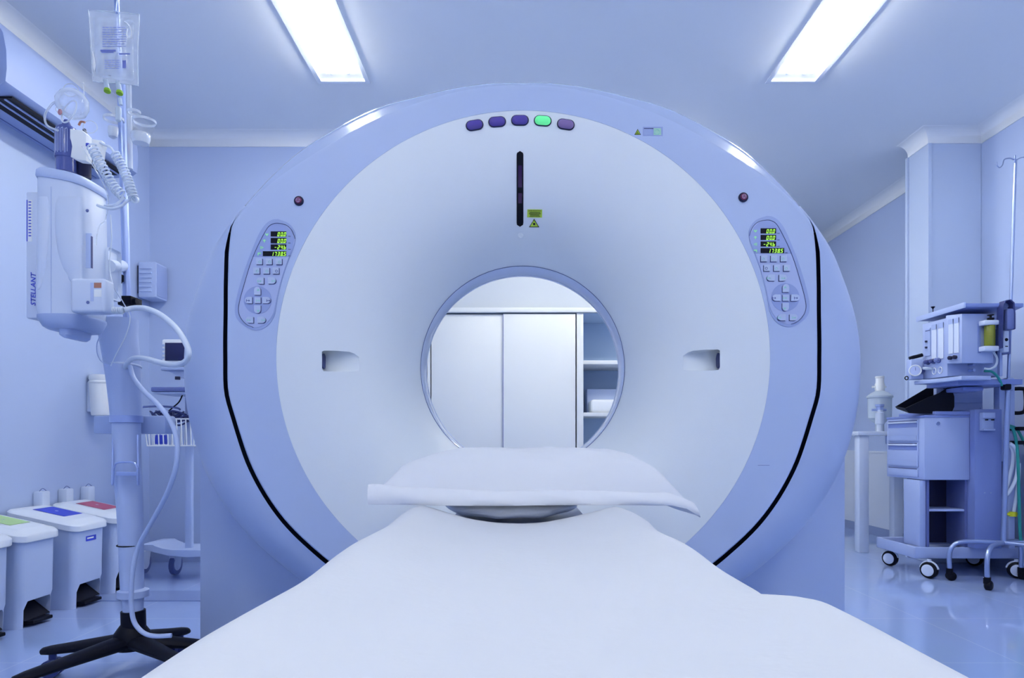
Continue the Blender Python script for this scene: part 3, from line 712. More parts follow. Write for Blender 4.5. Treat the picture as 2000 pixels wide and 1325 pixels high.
# flat hem flange in front, a band standing at the front edge
g = G(); up_, lo_ = [], []
def flange(s, t):
    a = s*2-1; x = .030+a*.374; y0 = 1.500+.018*a*a
    zt = .688+.010*math.exp(-((a+.96)/.12)**2)+.002*math.sin(a*7)-.004*a-.028*max(0, (a-.80)/.2)**1.4
    zb = .6550+.001*math.sin(a*5)-.008*max(0, (a-.9)/.1)-.020*max(0, (a-.84)/.16)**1.3
    z = zb+(zt-zb)*t
    return V((x+(.010*(1-t) if a > .9 else 0)-(.005*t if a < -.9 else 0), y0+.020*t*t-.004*math.sin(t*PI)+.0015*math.sin(a*14+t*4), z))
g.grid(flange, 90, 8)
ex = bmesh.ops.extrude_face_region(g.b, geom=list(g.b.faces))
for e in ex['geom']:
    if isinstance(e, bmesh.types.BMVert): e.co += V((0, .004, -.001))
part(pil, 'hem', g, PILLOW, 'stitched hem along the front edge', smooth=60)
# ================================================================ LEFT: AIR CONDITIONER, SPEAKER
ac = thing('air_conditioner', 'white wall-mounted air conditioner with open black louvres high on the left wall', 'air conditioner', (-2.45, 3.3, 2.33))
pr = [(-2.449, 2.62), (-2.30, 2.63), (-2.245, 2.61), (-2.215, 2.56), (-2.20, 2.48), (-2.198, 2.40), (-2.204, 2.345), (-2.225, 2.328), (-2.30, 2.318), (-2.449, 2.310)]
g = G(); ys = [2.86, 2.868, 3.836, 3.844]; c = V((-2.32, 0, 2.47))
g.loft([[V((c.x+(x-c.x)*k, y, c.z+(z-c.z)*k)) for x, z in pr] for y, k in zip(ys, (.97, 1, 1, .97))], True, True, True); part(ac, 'casing', g, ACM, smooth=35)
for k in range(6):
    g = G(); x = -2.25-.028*k; g.box((x-.010, 2.852, 2.345), (x, 2.862, 2.60), .003); part(ac, 'side_rib', g, ACM)
g = G(); g.box((-2.36, 2.93, 2.3105), (-2.232, 3.78, 2.3185)); part(ac, 'louvre_opening', g, BLACK, 'black air outlet along the underside', smooth=0)
for k in range(2):
    x = -2.262-.044*k; g = G().box((x-.011, 2.935, 2.305), (x, 3.775, 2.311), .002); part(ac, 'louvre', g, ACM)
g = G().box((-2.43, 2.88, 2.3095), (-2.425, 3.82, 2.3125)); part(ac, 'lower_seam', g, LINE, smooth=0)
c = V((-2.1968, 3.765, 2.43)); part(ac, 'badge', G().box((-2.2005, 3.742, 2.425), (-2.1965, 3.752, 2.475)), REDL, 'small red badge', smooth=0)
part(ac, 'badge', G().box((-2.2025, 3.742, 2.385), (-2.1985, 3.760, 2.393)), BLUEL, 'small blue badge', smooth=0)

sp = thing('wall_speaker', 'grey-blue ribbed wall speaker in the corner beside the scanner', 'speaker', (-2.38, 4.25, 1.7))
z0, z1 = CZ+(V0-581)/F*4.25, CZ+(V0-511)/F*4.25
part(sp, 'casing', G().box((-2.435, 4.25, z0), (-2.32, 4.395, z1), .010), PALE)
for k in range(6): z = z0+.035+k*.029; part(sp, 'rib', G().box((-2.425, 4.243, z), (-2.345, 4.252, z+.012), .003), PALE)
part(sp, 'grille', G().box((-2.324, 4.262, z0+.012), (-2.316, 4.385, z1-.012), .003), PANB)
part(sp, 'bracket', G().box((-2.4495, 4.27, z0+.03), (-2.43, 4.36, z1-.02), .003), DARK)
for k, y in enumerate((3.38, 3.56, 3.74)):
    z0 = .475; z1 = .545
    t = thing('wall_outlet', 'small white capped outlet on the left wall above the bins, '+('nearest', 'middle', 'farthest')[k]+' of three', 'outlet', (-2.42, y, z0), 'three small outlets above the bins')
    part(t, 'outlet_body', G().box((-2.4495, y-.028, z0-.03), (-2.40, y+.028, z1), .006), WPL)
    part(t, 'hook', G().tube([(-2.43, y-.01, z1), (-2.42, y, z1+.014), (-2.41, y+.012, z1+.002)], .0018, 6), SLATE)

# ================================================================ BINS
def bin_(y0, y1, label, lab_m, mark, sticker=None):
    xf, xb = -2.10, -2.42; hf = .385; t = thing('pedal_bin', label, 'bin', ((xf+xb)/2, (y0+y1)/2, 0), 'white pedal bins along the left wall')
    def sec(z, k):   # tapered rounded section
        return V((xf-.012-k, y0+k, z)), V((xb+k, y1-k, z))
    g = G(); rings = []
    for z, k in ((0, .012), (.03, .011), (.11, .009), (.13, .005), (hf-.02, .002)):
        x0, x1, ya, yb_ = xb+k, xf-k, y0+k+.003, y1-k-.003; r = .03; pts = []
        for (cx, cy, a0) in ((x1-r, yb_-r, 0), (x0+r, yb_-r, 90), (x0+r, ya+r, 180), (x1-r, ya+r, 270)):
            for q_ in range(6): a = math.radians(a0+q_*18); pts.append(V((cx+r*math.cos(a), cy+r*math.sin(a), z+(.10*(xf-cx)/.32 if z > .3 else 0))))
        rings.append(pts)
    g.loft(rings, True, True, True); bmesh.ops.triangulate(g.b, faces=[f for f in g.b.faces if len(f.verts) > 4])
    b = part(t, 'bin_body', g, BINM, smooth=40)
    ym = (y0+y1)/2
    cut = G(); pf = [(y0+.035, -.02), (y0+.035, .078), (y0+.042, .092), (y0+.056, .112), (y1-.04, .112), (y1-.03, .10), (y1-.03, -.02)]
    cut.prism([V((xf+.05, y, z)) for y, z in pf], (-.15, 0, 0))
    b.parent = None; b.location = wbase(t); boolean(b, [tmpobj(cut)]); b.parent = t; b.location = (0, 0, 0)
    for p in b.data.polygons: p.use_smooth = True
    b.data.set_sharp_from_angle(angle=math.radians(40))
    g = G().box((xf-.118, y0+.037, .004), (xf-.108, y1-.032, .110)); part(t, 'pedal_recess', g, BLACK, smooth=0)
    g = G(); g.prism([V((xf-.10, y0+.045, .012)), V((xf+.012, y0+.06, .012)), V((xf+.022, ym+.05, .012)), V((xf-.10, y1-.04, .012))], (0, 0, .016), .004)
    g.prism([V((xf-.10, y0+.04, .03)), V((xf-.10, y0+.04, .10)), V((xf-.01, y0+.04, .03))], (0, y1-y0-.075, 0)); part(t, 'pedal', g, BLACK, 'black foot pedal')
    # lid, higher at the wall side
    sl = .075/.34; zt = lambda x: hf+.018+(xf-x)*sl
    g = G(); rings = []
    for k, dz in ((.0, -.034), (-.004, -.03), (-.004, -.006), (.004, .002), (.03, .006), (.036, .012), (.05, .015), (.10, .0155)):
        x0, x1, ya, yb_ = xb-.006+k, xf+.010-k, y0-.010+k, y1+.010-k; r = max(.008, .045-k*.6); pts = []
        for (cx, cy, a0) in ((x1-r, yb_-r, 0), (x0+r, yb_-r, 90), (x0+r, ya+r, 180), (x1-r, ya+r, 270)):
            for q_ in range(6): a = math.radians(a0+q_*18); x = cx+r*math.cos(a); pts.append(V((x, cy+r*math.sin(a), zt(x)+dz)))
        rings.append(pts)
    g.loft(rings, True, True, True); ld = part(t, 'lid', g, LIDM)
    xm = (xf+xb)/2
    def on(x, y, o=0): return V((x, y, zt(x)+.0165+o))
    g = G().prism([on(xm+.075, y0+.055), on(xm+.075, y1-.055), on(xm-.075, y1-.055), on(xm-.075, y0+.055)], (0, 0, .001)); part(ld, 'lid_label', g, lab_m)
    upv = V((-1, 0, sl)).normalized()
    if mark.strip(): part(ld, 'label_mark', text_g(mark, on(xm, ym, .0015), (0, 1, 0), upv, .026), MATS['lid_mark'] if 'lid_mark' in MATS else mat('lid_mark', (.8, .85, .95), .6), smooth=0)
    if sticker:
        g = G().box((xf-.004, y0+.09, hf-.072), (xf-.0005, y0+.165, hf-.048)); s_ = part(b, 'sticker', g, BLUEL, 'small blue sticker', smooth=0)
        g = G(); g.box((xf-.0006, y0+.096, hf-.062), (xf+.0002, y0+.145, hf-.055)); part(s_, 'sticker_print', g, PAPER, smooth=0)
    return t
mat('lid_mark', (.75, .82, .95), .6)
bin_(2.53, 2.755, 'white pedal bin nearest the viewer, cut by the left frame edge', LIDM, ' ')
bin_(2.80, 3.03, 'white pedal bin with a pale green lid label', GREENL, '~')
bin_(3.14, 3.385, 'white pedal bin with a blue lid label and a blue sticker on its front', BLUEL, '*', True)
bin_(3.45, 3.70, 'white pedal bin with a pink-red lid label, farthest in the row', REDL, '*')

# ================================================================ INJECTOR STAND
YS = 2.30; sx = P(258, 0, YS).x
st = thing('injector_stand', 'tall pale rolling stand with black star base carrying the contrast injector', 'stand', (sx, YS, 0))
hub = V((sx, YS, .10))
g = G().lathe((sx, YS, .085), (0, 0, 1), [(.055, 0), (.058, .01), (.058, .05), (.045, .07), (.034, .085)], 28); part(st, 'base_hub', g, BLACK)
for k, (a, r) in enumerate(((189, .28), (243, .36), (328, .30), (5, .26), (66, .22))):
    d = V((math.cos(math.radians(a)), math.sin(math.radians(a)), 0)); e = hub+d*r; e.z = .088
    g = G(); pts = [hub+d*.03+V((0, 0, .018)), hub+d*(r*.5)+V((0, 0, .008)), e]; px = d.cross(V((0, 0, 1)))
    rings = []
    for t_, hw, hz in ((0, .042, .026), (.3, .036, .022), (.6, .031, .018), (.9, .028, .015), (1.0, .02, .012), (1.03, .008, .006)):
        c = hub+d*(.03+(r-.03)*t_)+V((0, 0, .012*(1-t_)-.012*t_)); rings.append([c+px*hw*math.cos(b)*1.0+V((0, 0, hz*math.sin(b))) for b in [2*PI*q_/14 for q_ in range(14)]])
    g.loft(rings, True, True, True); lg = part(st, 'base_leg', g, BLACK)
    c = hub+d*(r-.03); c.z = .0
    g = G(); g.cyl(c+V((0, 0, .045)), c+V((0, 0, .085)), .012, seg=12)
    for s in (-1, 1): g.cyl(c+px*.009*s+V((0, 0, .031)), c+px*.026*s+V((0, 0, .031)), .030, seg=24)
    part(lg, 'caster', g, NAVY)
q3 = lambda u, v, Y=YS: P(u, v, Y)
def pxr(px, Y=YS): return px/F*Y
g = G(); g.tube([q3(261, 1243), q3(261, 1228), q3(261, 1226)], pxr(21), 28, smooth=False); part(st, 'steel_collar', g, CHROME)
g = G(); g.cyl(q3(261, 1228), q3(260, 1193), pxr(22), seg=28); part(st, 'black_collar', g, BLACK)
g = G(); g.tube([q3(260, 1193), q3(258, 1150), q3(254, 1000), q3(248, 900), q3(247, 826)], lambda t: pxr(18)+pxr(7)*min(1, t*1.5), 28); part(st, 'lower_column', g, PALE)
g = G(); g.torus(q3(254, 1065), (0, 0, 1), pxr(22.5), .0022, 32, 8); part(st, 'cable_tie', g, BLACK)
g = G(); g.lathe(q3(260, 1168), (0, 0, 1), [(pxr(19), 0), (pxr(28), .004), (pxr(28), .026), (pxr(19), .032)], 32); part(st, 'ring_collar', g, PALE)
g = G(); g.tube([q3(247, 826), q3(245, 780), q3(240, 720), q3(232, 660), q3(230, 625)], lambda t: pxr(27)+pxr(9)*t, 28); part(st, 'upper_column', g, PALE)
g = G(); g.torus(q3(241, 715), (0, .1, 1), pxr(30), .004, 32, 8); part(st, 'column_ring', g, WPL)
g = G().lathe(q3(247, 827), (0, 0, 1), [(pxr(22), 0), (pxr(29), .002), (pxr(29), .026), (pxr(22), .028)], 32); part(st, 'clamp_ring', g, STEEL)
a, b = q3(181, 848, YS+.055), q3(336, 813, YS+.10); g = G().box((a.x, YS+.055, a.z), (b.x, YS+.13, b.z), .008); part(st, 'accessory_tray', g, PALE)
g = G()
for s in (-1, 1):
    x = 245+s*24; g.tube([q3(x, 850, YS-.03), q3(x+s*1, 900, YS-.045), q3(x+s*2, 940, YS-.06), q3(x+s*1, 947, YS-.065), q3(x-s*0, 938, YS-.07), q3(x-s*0, 915, YS-.07)], .0035, 8)
g.tube([q3(222, 915, YS-.07), q3(228, 905, YS-.07), q3(245, 903, YS-.07), q3(262, 905, YS-.07), q3(269, 915, YS-.07)], .0035, 8)
part(st, 'wire_handle', g, STEEL, 'bent chrome wire handle loops')
yy = YS-.075; g = G(); g.box((q3(226, 0, yy).x, yy, q3(0, 930, yy).z), (q3(266, 0, yy).x, yy+.01, q3(0, 922, yy).z), .002); part(st, 'handle_bar', g, STEEL)
g = G(); g.tube([q3(250, 690, YS+.03), q3(246, 500, YS+.03), q3(241, 330, YS+.03), q3(237, 165, YS+.03)], pxr(7.5), 16); part(st, 'drip_pole', g, STEEL, 'slim steel pole')
g = G(); g.tube([q3(236.5, 170, YS+.03), q3(230, 60, YS+.02), q3(226, -60, YS)], pxr(4.6), 12); part(st, 'pole_extension', g, STEEL)
g = G(); g.tube([q3(228, 0, YS-.05), q3(225, 18, YS-.09), q3(226, 27, YS-.12), q3(229, 22, YS-.14)], .0028, 8); g.tube([q3(228, 0, YS-.05), q3(228.5, -6, YS)], .0028, 8); part(st, 'bag_hook', g, STEEL)
g = G(); g.cyl(q3(253, 330, YS+.05), q3(250, 165, YS+.05), pxr(6), seg=12); part(st, 'side_rail', g, RINGM)
g = G(); g.box((q3(216, 0).x, YS-.02, q3(0, 549).z), (q3(236, 0).x, YS+.04, q3(0, 535).z), .003, None); part(st, 'pole_clamp', g, BLACK)
g = G(); g.box((q3(236, 0).x, YS-.02, q3(0, 598).z), (q3(262, 0).x, YS+.05, q3(0, 580).z), .003); g.cyl(q3(256, 589, YS), q3(268, 589, YS), .012, seg=14); part(st, 'pole_clamp', g, BLACK)
# ring holders
for (u, v, a, b, nm) in ((282, 240, 21, 9, 'holder_ring'), (222, 235, 18, 9, 'holder_ring'), (262, 222, 12, 9, 'holder_ring')):
    c = q3(u, v); rr_ = pxr(a); g = G(); rings = []
    for (dr, dz) in ((0, 0), (0, .009), (-.0025, .009), (-.0025, 0)): rings.append([c+V(((rr_+dr)*math.cos(t), (rr_+dr)*math.sin(t), dz)) for t in [2*PI*k/36 for k in range(36)]])
    rings.append(rings[0]); g.loft(rings); part(st, nm, g, RINGM, 'clear plastic ring holder')
for (u, v, a) in ((275, 275, 17), (221, 262, 9)):
    c = q3(u, v+8); r_ = pxr(a); g = G(); g.lathe(c, (0, 0, 1), [(r_*.5, 0), (r_*.85, .004), (r_, .018), (r_, .038), (r_*.93, .038), (r_*.93, .018), (r_*.7, .008)], 28); part(st, 'cup_holder', g, RINGM, 'clear plastic cup holder')

cc0 = V((-2.378, 3.80, CZ+(V0-812)/F*3.80)); tw = thing('ribbed_container', 'white container with a ridged rim fixed to the left wall behind the stand column', 'container', tuple(cc0))
r_ = .063; k_ = .234
part(tw, 'vessel', G().lathe(cc0+V((0, 0, .001)), (-.03, 0, 1), [(r_*.86, 0), (r_*.90, .01), (r_*.96, .10), (r_*1.0, k_*.78)], 32, True), PAPER)
part(tw, 'rim', G().lathe(cc0+V((-.004, 0, k_*.77)), (0, 0, 1), [(r_*.99, 0), (r_*1.05, .004), (r_*1.05, .012), (r_*.98, .016), (r_*1.0, .022), (r_*1.04, .028), (r_*1.0, .050)], 32, True), PAPER)
part(tw, 'wall_bracket', G().box((-2.4495, 3.77, cc0.z+.02), (-2.425, 3.83, cc0.z+.19), .004), WPL)

# ---------------------------------------------------------------- injector head
YH = 2.06
ih = thing('contrast_injector', 'white twin contrast injector head mounted high on the rolling stand', 'injector', (P(141, 0, YH).x, YH, P(0, 650, YH).z))
hx = lambda u: P(u, 0, YH).x
hz = lambda v: P(0, v, YH).z
def sect(z, u0, u1, tilt=0, yd=.085, e=3.2):
    xa, xb_ = P(u0, 0, 2.035).x, P(u1, 0, 2.15).x; cx, hw = (xa+xb_)/2, (xb_-xa)/2; o = []
    for k in range(48):
        t = 2*PI*k/48; x = hw*math.copysign(abs(math.cos(t))**(2/e), math.cos(t)); y = yd*math.copysign(abs(math.sin(t))**(2/e), math.sin(t))
        o.append(V((cx+x, YH+.03+y-.10*0, z-tilt*(x+hw)-(0))))
    return o
g = G(); g.loft([sect(hz(v), a, b, .0 if v > 500 else .0) for v, a, b in ((619, 72, 211), (600, 66, 214), (560, 66, 215), (480, 68, 215), (420, 69, 214), (380, 70, 212))]+[sect(hz(352), 70, 211, .17)], True, True, True)
part(ih, 'injector_body', g, WPL)
g = G(); g.loft([sect(hz(354), 69, 213, .17, .088), sect(hz(350), 67, 215, .17, .09), sect(hz(340), 68, 214, .17, .089), sect(hz(336), 73, 210, .17, .084)], True, True, True); part(ih, 'top_cap', g, PALE)
g = G(); g.loft([sect(hz(619), 69, 213, 0, .088), sect(hz(624), 69, 214, 0, .088), sect(hz(640), 78, 208, 0, .078), sect(hz(645), 86, 203, 0, .07)], True, True, True); part(ih, 'bottom_cap', g, WPL2)
g = G(); g.loft([sect(hz(643), 108, 186, 0, .06), sect(hz(656), 110, 184, 0, .058), sect(hz(661), 118, 178, 0, .05)], True, True, True); part(ih, 'lower_knob', g, PALE)
yf = YH+.03-.085
hx = lambda u: P(u, 0, yf).x
hz = lambda v: P(0, v, yf).z
g = G(); g.box((hx(100)-.0006, yf-.0012, hz(618)), (hx(100)+.0006, yf+.03, hz(365))); part(ih, 'body_seam', g, WPL2, smooth=0)
# raised side lobes on the front
for (ua, ub, va, vb) in ((72, 97, 384, 565), (104, 158, 384, 560)):
    g = G(); N_ = 16; rings = []
    um = (ua+ub)/2
    for k in range(N_+1):
        t = k/N_; v = va+(vb-va)*t; w_ = (ub-ua)/2*math.sqrt(max(.02, 1-t**3)); d = .007*math.sin(PI*min(1, t*1.1+.04))**.6 if t < .9 else .002
        cx = um+(-1 if ua < 90 else 1)*-( (ub-ua)/2-w_)*1.0*(-1)
        rings.append([V((hx(cx-w_*math.cos(b_)), yf+.006-d*math.sin(b_)*1.6-.004*math.sin(b_), hz(v))) for b_ in [PI*q_/10 for q_ in range(11)]])
    g.loft(rings, False); part(ih, 'front_lobe', g, WPL, smooth=80)
g = G(); g.box((hx(146), yf-.022, hz(613)), (hx(213), yf+.03, hz(547)), .009, seg=3); cbx = part(ih, 'connector_box', g, WPL)
g = G().box((hx(193), yf-.0228, hz(566)), (hx(207), yf-.0215, hz(556))); part(cbx, 'warning_label', g, ORNG, 'orange label', smooth=0)
g = G().box((hx(186), yf-.0228, hz(592)), (hx(192), yf-.0215, hz(556))); part(cbx, 'side_label', g, PALE, smooth=0)
g = G().box((hx(193), yf-.0228, hz(583)), (hx(207), yf-.0215, hz(569))); part(cbx, 'small_label', g, PAPER, smooth=0)
g = G().lathe((hx(181), yf-.0215, hz(594)), (0, -1, 0), [(.005, 0), (.005, .001), (.003, .0012)], 16); part(cbx, 'screw', g, SLATE)
part(ih, 'slot_cover', G().box((hx(168), yf-.0022, hz(524)), (hx(179), yf+.004, hz(456)), .001), PALE)
part(ih, 'slot_gap', G().box((hx(178.5), yf-.0026, hz(524)), (hx(179.8), yf+.004, hz(462))), NAVY, smooth=0)
g = G().lathe((hx(171), yf-.001, hz(412)), (0, -1, 0), [(.005, 0), (.004, .002)], 14); part(ih, 'screw', g, SLATE)
yp = 2.03; hx = lambda u: P(u, 0, yp).x; hz = lambda v: P(0, v, yp).z
g = G().box((hx(50), yp, hz(622)), (hx(74), yp+.08, hz(374)), .006); bp_ = part(ih, 'rear_panel', g, WPL, 'narrow panel with vertical lettering at the left side')
part(bp_, 'brand_lettering', text_g('STELLANT', (hx(66), yp-.0008, hz(566)), (0, 0, 1), (-1, 0, 0), .0155, shear=.25, off=.01), BLUEL, smooth=0)
g = G().box((hx(52.5), yp-.0012, hz(472)), (hx(63), yp-.0002, hz(391))); l = part(bp_, 'data_label', g, PAPER, smooth=0)
g = G(); g.box((hx(52.5), yp-.0018, hz(472)), (hx(54.5), yp-.0013, hz(391)))
for k in range(12): g.box((hx(56.5), yp-.0018, hz(394+k*6+2)), (hx(61.5), yp-.0013, hz(394+k*6)))
part(l, 'label_print', g, BLUEL, smooth=0)
g = G(); g.tube([P(213, 520, 2.14), P(228, 520, 2.22), P(238, 520, YS+.01)], .02, 14); g.box((P(206, 0, 2.13).x, 2.13, P(0, 585, 2.15).z), (P(230, 0, 2.2).x, 2.20, P(0, 485, 2.15).z), .012); part(ih, 'mounting_arm', g, WPL)

# ---------------------------------------------------------------- syringes and bracket
def syringe(u0, u1, v0, v1, Y, label, m, pattern):
    uc = (u0+u1)/2; c0 = P(uc, v1, Y); r = (u1-u0)/2/F*Y; h = (v1-v0)/F*Y
    t = thing('injector_syringe', label, 'syringe', tuple(c0), 'twin syringes on the injector')
    part(t, 'barrel', G().lathe(c0, (0, 0, 1), [(r*.9, 0), (r*.9, h*.3), (r, h*.32), (r, h*.93), (r*.9, h), (r*.4, h*1.08), (r*.2, h*1.2)], 28), m)
    if pattern:
        g = G()
        for k in range(4):
            a = -PI/2-.55+k*.34; zz0, zz1 = h*.38, h*.9; R_ = r*1.01; f = lambda a, z: c0+V((R_*math.cos(a), R_*math.sin(a), z))
            g.tube([f(a, zz0), f(a, (zz0+zz1)/2), f(a, zz1), f(a+.085, zz1+.003), f(a+.17, zz1), f(a+.17, zz0+.004)], .0008, 5, n=3)
        part(t, 'printed_heater_line', g, PALE, 'pale meander line printed on the sleeve')
    return t
syringe(110, 150, 252, 338, 2.10, 'larger navy sleeved syringe with a pale meander line, left on the injector', mat('sleeve_navy', (.08, .11, .36), .2), True)
syringe(152, 178, 268, 348, 2.12, 'smaller near-black syringe behind the white bracket on the injector', DARK, False)
br = thing('syringe_bracket', 'white plastic bracket clipped between the two syringes', 'bracket', tuple(P(150, 312, 2.05)))
g = G().prism([P(u, v, 2.03) for u, v in ((136, 251), (160, 254), (168, 262), (168, 314), (150, 312), (137, 306), (143, 286), (136, 270))], (0, .03, 0), .003); part(br, 'bracket_plate', g, PAPER)
g = G().prism([P(u, v, 2.0) for u, v in ((178, 271), (198, 274), (202, 284), (196, 295), (196, 322), (186, 330), (180, 318))], (0, .02, 0), .003); part(br, 'side_clip', g, PAPER)
g = G().cyl(P(172, 281, 1.99), P(172, 286, 1.99), .006, seg=12); part(br, 'blue_connector', g, BLUEL, 'small blue connector')

# transparent flask-like mask with loops of tubing
fl = thing('oxygen_mask', 'clear plastic breathing mask with looped tubing resting on top of the injector', 'mask', tuple(P(148, 232, 2.06)))
c = P(150, 206, 2.06); r = 29/F*2.06
g = G().lathe(c+V((0, 0, -r*.8)), (-.2, -.25, 1), [(r*.55, 0), (r*.85, r*.35), (r, r*.85), (r*.88, r*1.35), (r*.5, r*1.7), (r*.2, r*1.8)], 32, False); bmesh.ops.solidify(g.b, geom=list(g.b.faces), thickness=.0015); part(fl, 'mask_shell', g, GLASS, smooth=80)
g = G(); g.torus(P(135, 218, 2.03), (-.4, -1, .3), .030, .0024, 36, 8, e=1.3); part(fl, 'mask_rim', g, RINGM)
g = G().tube([P(113, 255, 2.05), P(92, 245, 2.05), P(88, 225, 2.05), P(100, 205, 2.05), P(112, 198, 2.05)], .0032, 8); part(fl, 'strap', g, RINGM)
for (u, v, rr_) in ((138, 176, .020), (176, 248, .019), (118, 214, .012)):
    g = G(); g.torus(P(u, v, 2.04), (.3, -1, .2), rr_, .0012, 28, 6, e=1.1); part(fl, 'tube_loop', g, RINGM)
g = G(); g.sph(P(162.5, 163, 2.04), .0038, u=12, v=8); g.tube([P(162.5, 165, 2.04), P(164, 185, 2.05), P(160, 200, 2.05)], .0012, 6); part(fl, 'valve_pin', g, PAPER)
g = G().sph(P(117, 219, 2.02), .007, (1, .5, 1.3), 14, 8); part(fl, 'pink_valve', g, mat('valve_pink', (.50, .25, .28), .3))
g = G().tube([P(154, 245, 2.0), P(158, 238, 2.0), P(166, 239, 2.0)], .0032, 8); part(fl, 'orange_clip', g, ORNG)

# ---------------------------------------------------------------- coiled tubes, hoses, lines
def coil(path, R, r, turns, seg=7, tap=None):
    ctr = smooth_path(path, 16); L = [0]
    for a, b in zip(ctr, ctr[1:]): L.append(L[-1]+(b-a).length)
    n = turns*14; pts = []; px = None; j = 0
    for i in range(n+1):
        s = L[-1]*i/n
        while j < len(L)-2 and L[j+1] < s: j += 1
        k = (s-L[j])/max(1e-9, L[j+1]-L[j]); p = ctr[j].lerp(ctr[j+1], k); d = (ctr[j+1]-ctr[j]).normalized()
        if px is None: px, _ = basis(d)
        px = (px-d*px.dot(d)).normalized(); py = d.cross(px); a = 2*PI*turns*i/n
        pts.append(p+R*(math.cos(a)*px+math.sin(a)*py))
    g = G(); g.tube(pts, r, seg, smooth=False); return g
Yc = 1.95
single('coiled_tube', coil([P(178, 284, Yc), P(192, 312, Yc), P(207, 340, Yc), P(222, 365, Yc), P(240, 383, Yc)], .0130, .0027, 15), WHOSE, 'white coiled tube hanging from the injector, left of the two coils', 'coiled tube', tuple(P(205, 340, Yc)), 'two coiled tubes')
single('coiled_tube', coil([P(224, 300, Yc), P(238, 325, Yc), P(249, 350, Yc), P(258, 378, Yc), P(261, 388, Yc)], .0120, .0027, 15), WHOSE, 'white coiled tube ending in a round open ring, right of the two coils', 'coiled tube', tuple(P(245, 345, Yc)), 'two coiled tubes')
g = G(); g.tube([P(262, 388, Yc), P(250, 392, Yc), P(238, 402, Yc), P(218, 408, Yc), P(198, 404, 2.0), P(190, 401, yf)], .0042, 10); g.tube([P(240, 383, Yc), P(236, 392, Yc), P(222, 401, Yc), P(205, 402, 1.99)], .0036, 8)
single('tube', g, WHOSE, 'pair of joined white tubes running from the coils into the injector front', 'tube', tuple(P(225, 405, Yc)))
g = G(); g.lathe(P(262, 390, Yc-.004), (.1, -1, -.35), [(.010, -.012), (.0105, .0), (.0075, .001), (.006, -.004)], 20); single('tube_connector', g, WHOSE, 'round open connector at the end of the right coiled tube', 'connector', tuple(P(262, 390, Yc)))
single('tube', G().tube([P(196, 279, 2.0), P(206, 284, 1.98), P(216, 288, 1.97), P(224, 300, Yc)], .0034, 8), WHOSE, 'short white tube bridging from the bracket to the right coil', 'tube', tuple(P(210, 285, 1.98)))
single('drip_line', G().tube([P(160, 285, 2.0), P(178, 318, 1.98), P(198, 352, 1.97), P(209, 378, 1.97), P(211, 400, 2.0), P(207, 425, 2.0), P(205, 432, 2.0), P(195, 440, 2.0), P(189, 460, 2.0), P(188, 480, 2.0)], .0016, 6), GLASS, 'thin clear line curling down the front of the injector', 'tube', tuple(P(200, 380, 1.97)))
single('drip_line', G().tube([P(216, 420, 2.1), P(218, 470, 2.1), P(214, 520, 2.1), P(222, 560, 2.1), P(240, 590, 2.18), P(254, 620, 2.2), P(246, 655, 2.2), P(228, 690, 2.2), P(216, 715, 2.2)], .0016, 6), WHOSE, 'thin white line falling from behind the injector across the column', 'tube', tuple(P(220, 560, 2.1)))
single('drip_line', G().tube([P(199, 650, 2.2), P(190, 670, 2.2), P(190, 690, 2.2), P(198, 706, 2.2), P(212, 712, 2.22)], .0017, 6), PALE, 'thin grey loop under the injector left of the column', 'tube', tuple(P(192, 690, 2.2)))
hs = thing('cable_hose', 'thick white ribbed hose arching from the injector to the right and back to the column', 'hose', tuple(P(300, 640, 2.15)))
part(hs, 'hose_tube', G().tube([P(243, 606, 2.03), P(262, 602, 2.04), P(285, 603, 2.02), P(310, 613, 1.99), P(335, 632, 1.95), P(352, 652, 1.92), P(366, 678, 1.9), P(368, 695, 1.9), P(360, 708, 1.92), P(340, 713, 1.97), P(315, 709, 2.03), P(285, 701, 2.12), P(262, 700, 2.21), P(250, 708, 2.23), P(244, 718, 2.26)], .0082, 16), WHOSE)
g = G()
for k in range(8): g.torus(P(213+k*3.6, 607, 2.025), (1, 0, 0), .0088+.0004*(k % 2), .0024, 20, 6)
g.tube([P(210, 607, 2.025), P(242, 606, 2.028)], .0085, 16, smooth=False)
part(hs, 'strain_relief', g, WHOSE, 'ribbed sleeve where the hose leaves the injector')
single('cable_hose', G().tube([P(254, 716, 2.24), P(262, 740, 2.22), P(282, 765, 2.17), P(306, 788, 2.12), P(328, 815, 2.08), P(342, 845, 2.05), P(347, 880, 2.04), P(342, 920, 2.05), P(326, 965, 2.08), P(305, 1005, 2.12), P(285, 1040, 2.15), P(270, 1070, 2.17), P(262, 1100, 2.17), P(257, 1140, 2.17), P(257, 1185, 2.17), P(262, 1215, 2.17), P(278, 1235, 2.16), P(300, 1243, 2.15), P(335, 1242, 2.16)], .0075, 14), PALE, 'long pale hose looping out right of the column and down to the black base', 'hose', tuple(P(340, 880, 2.13)))

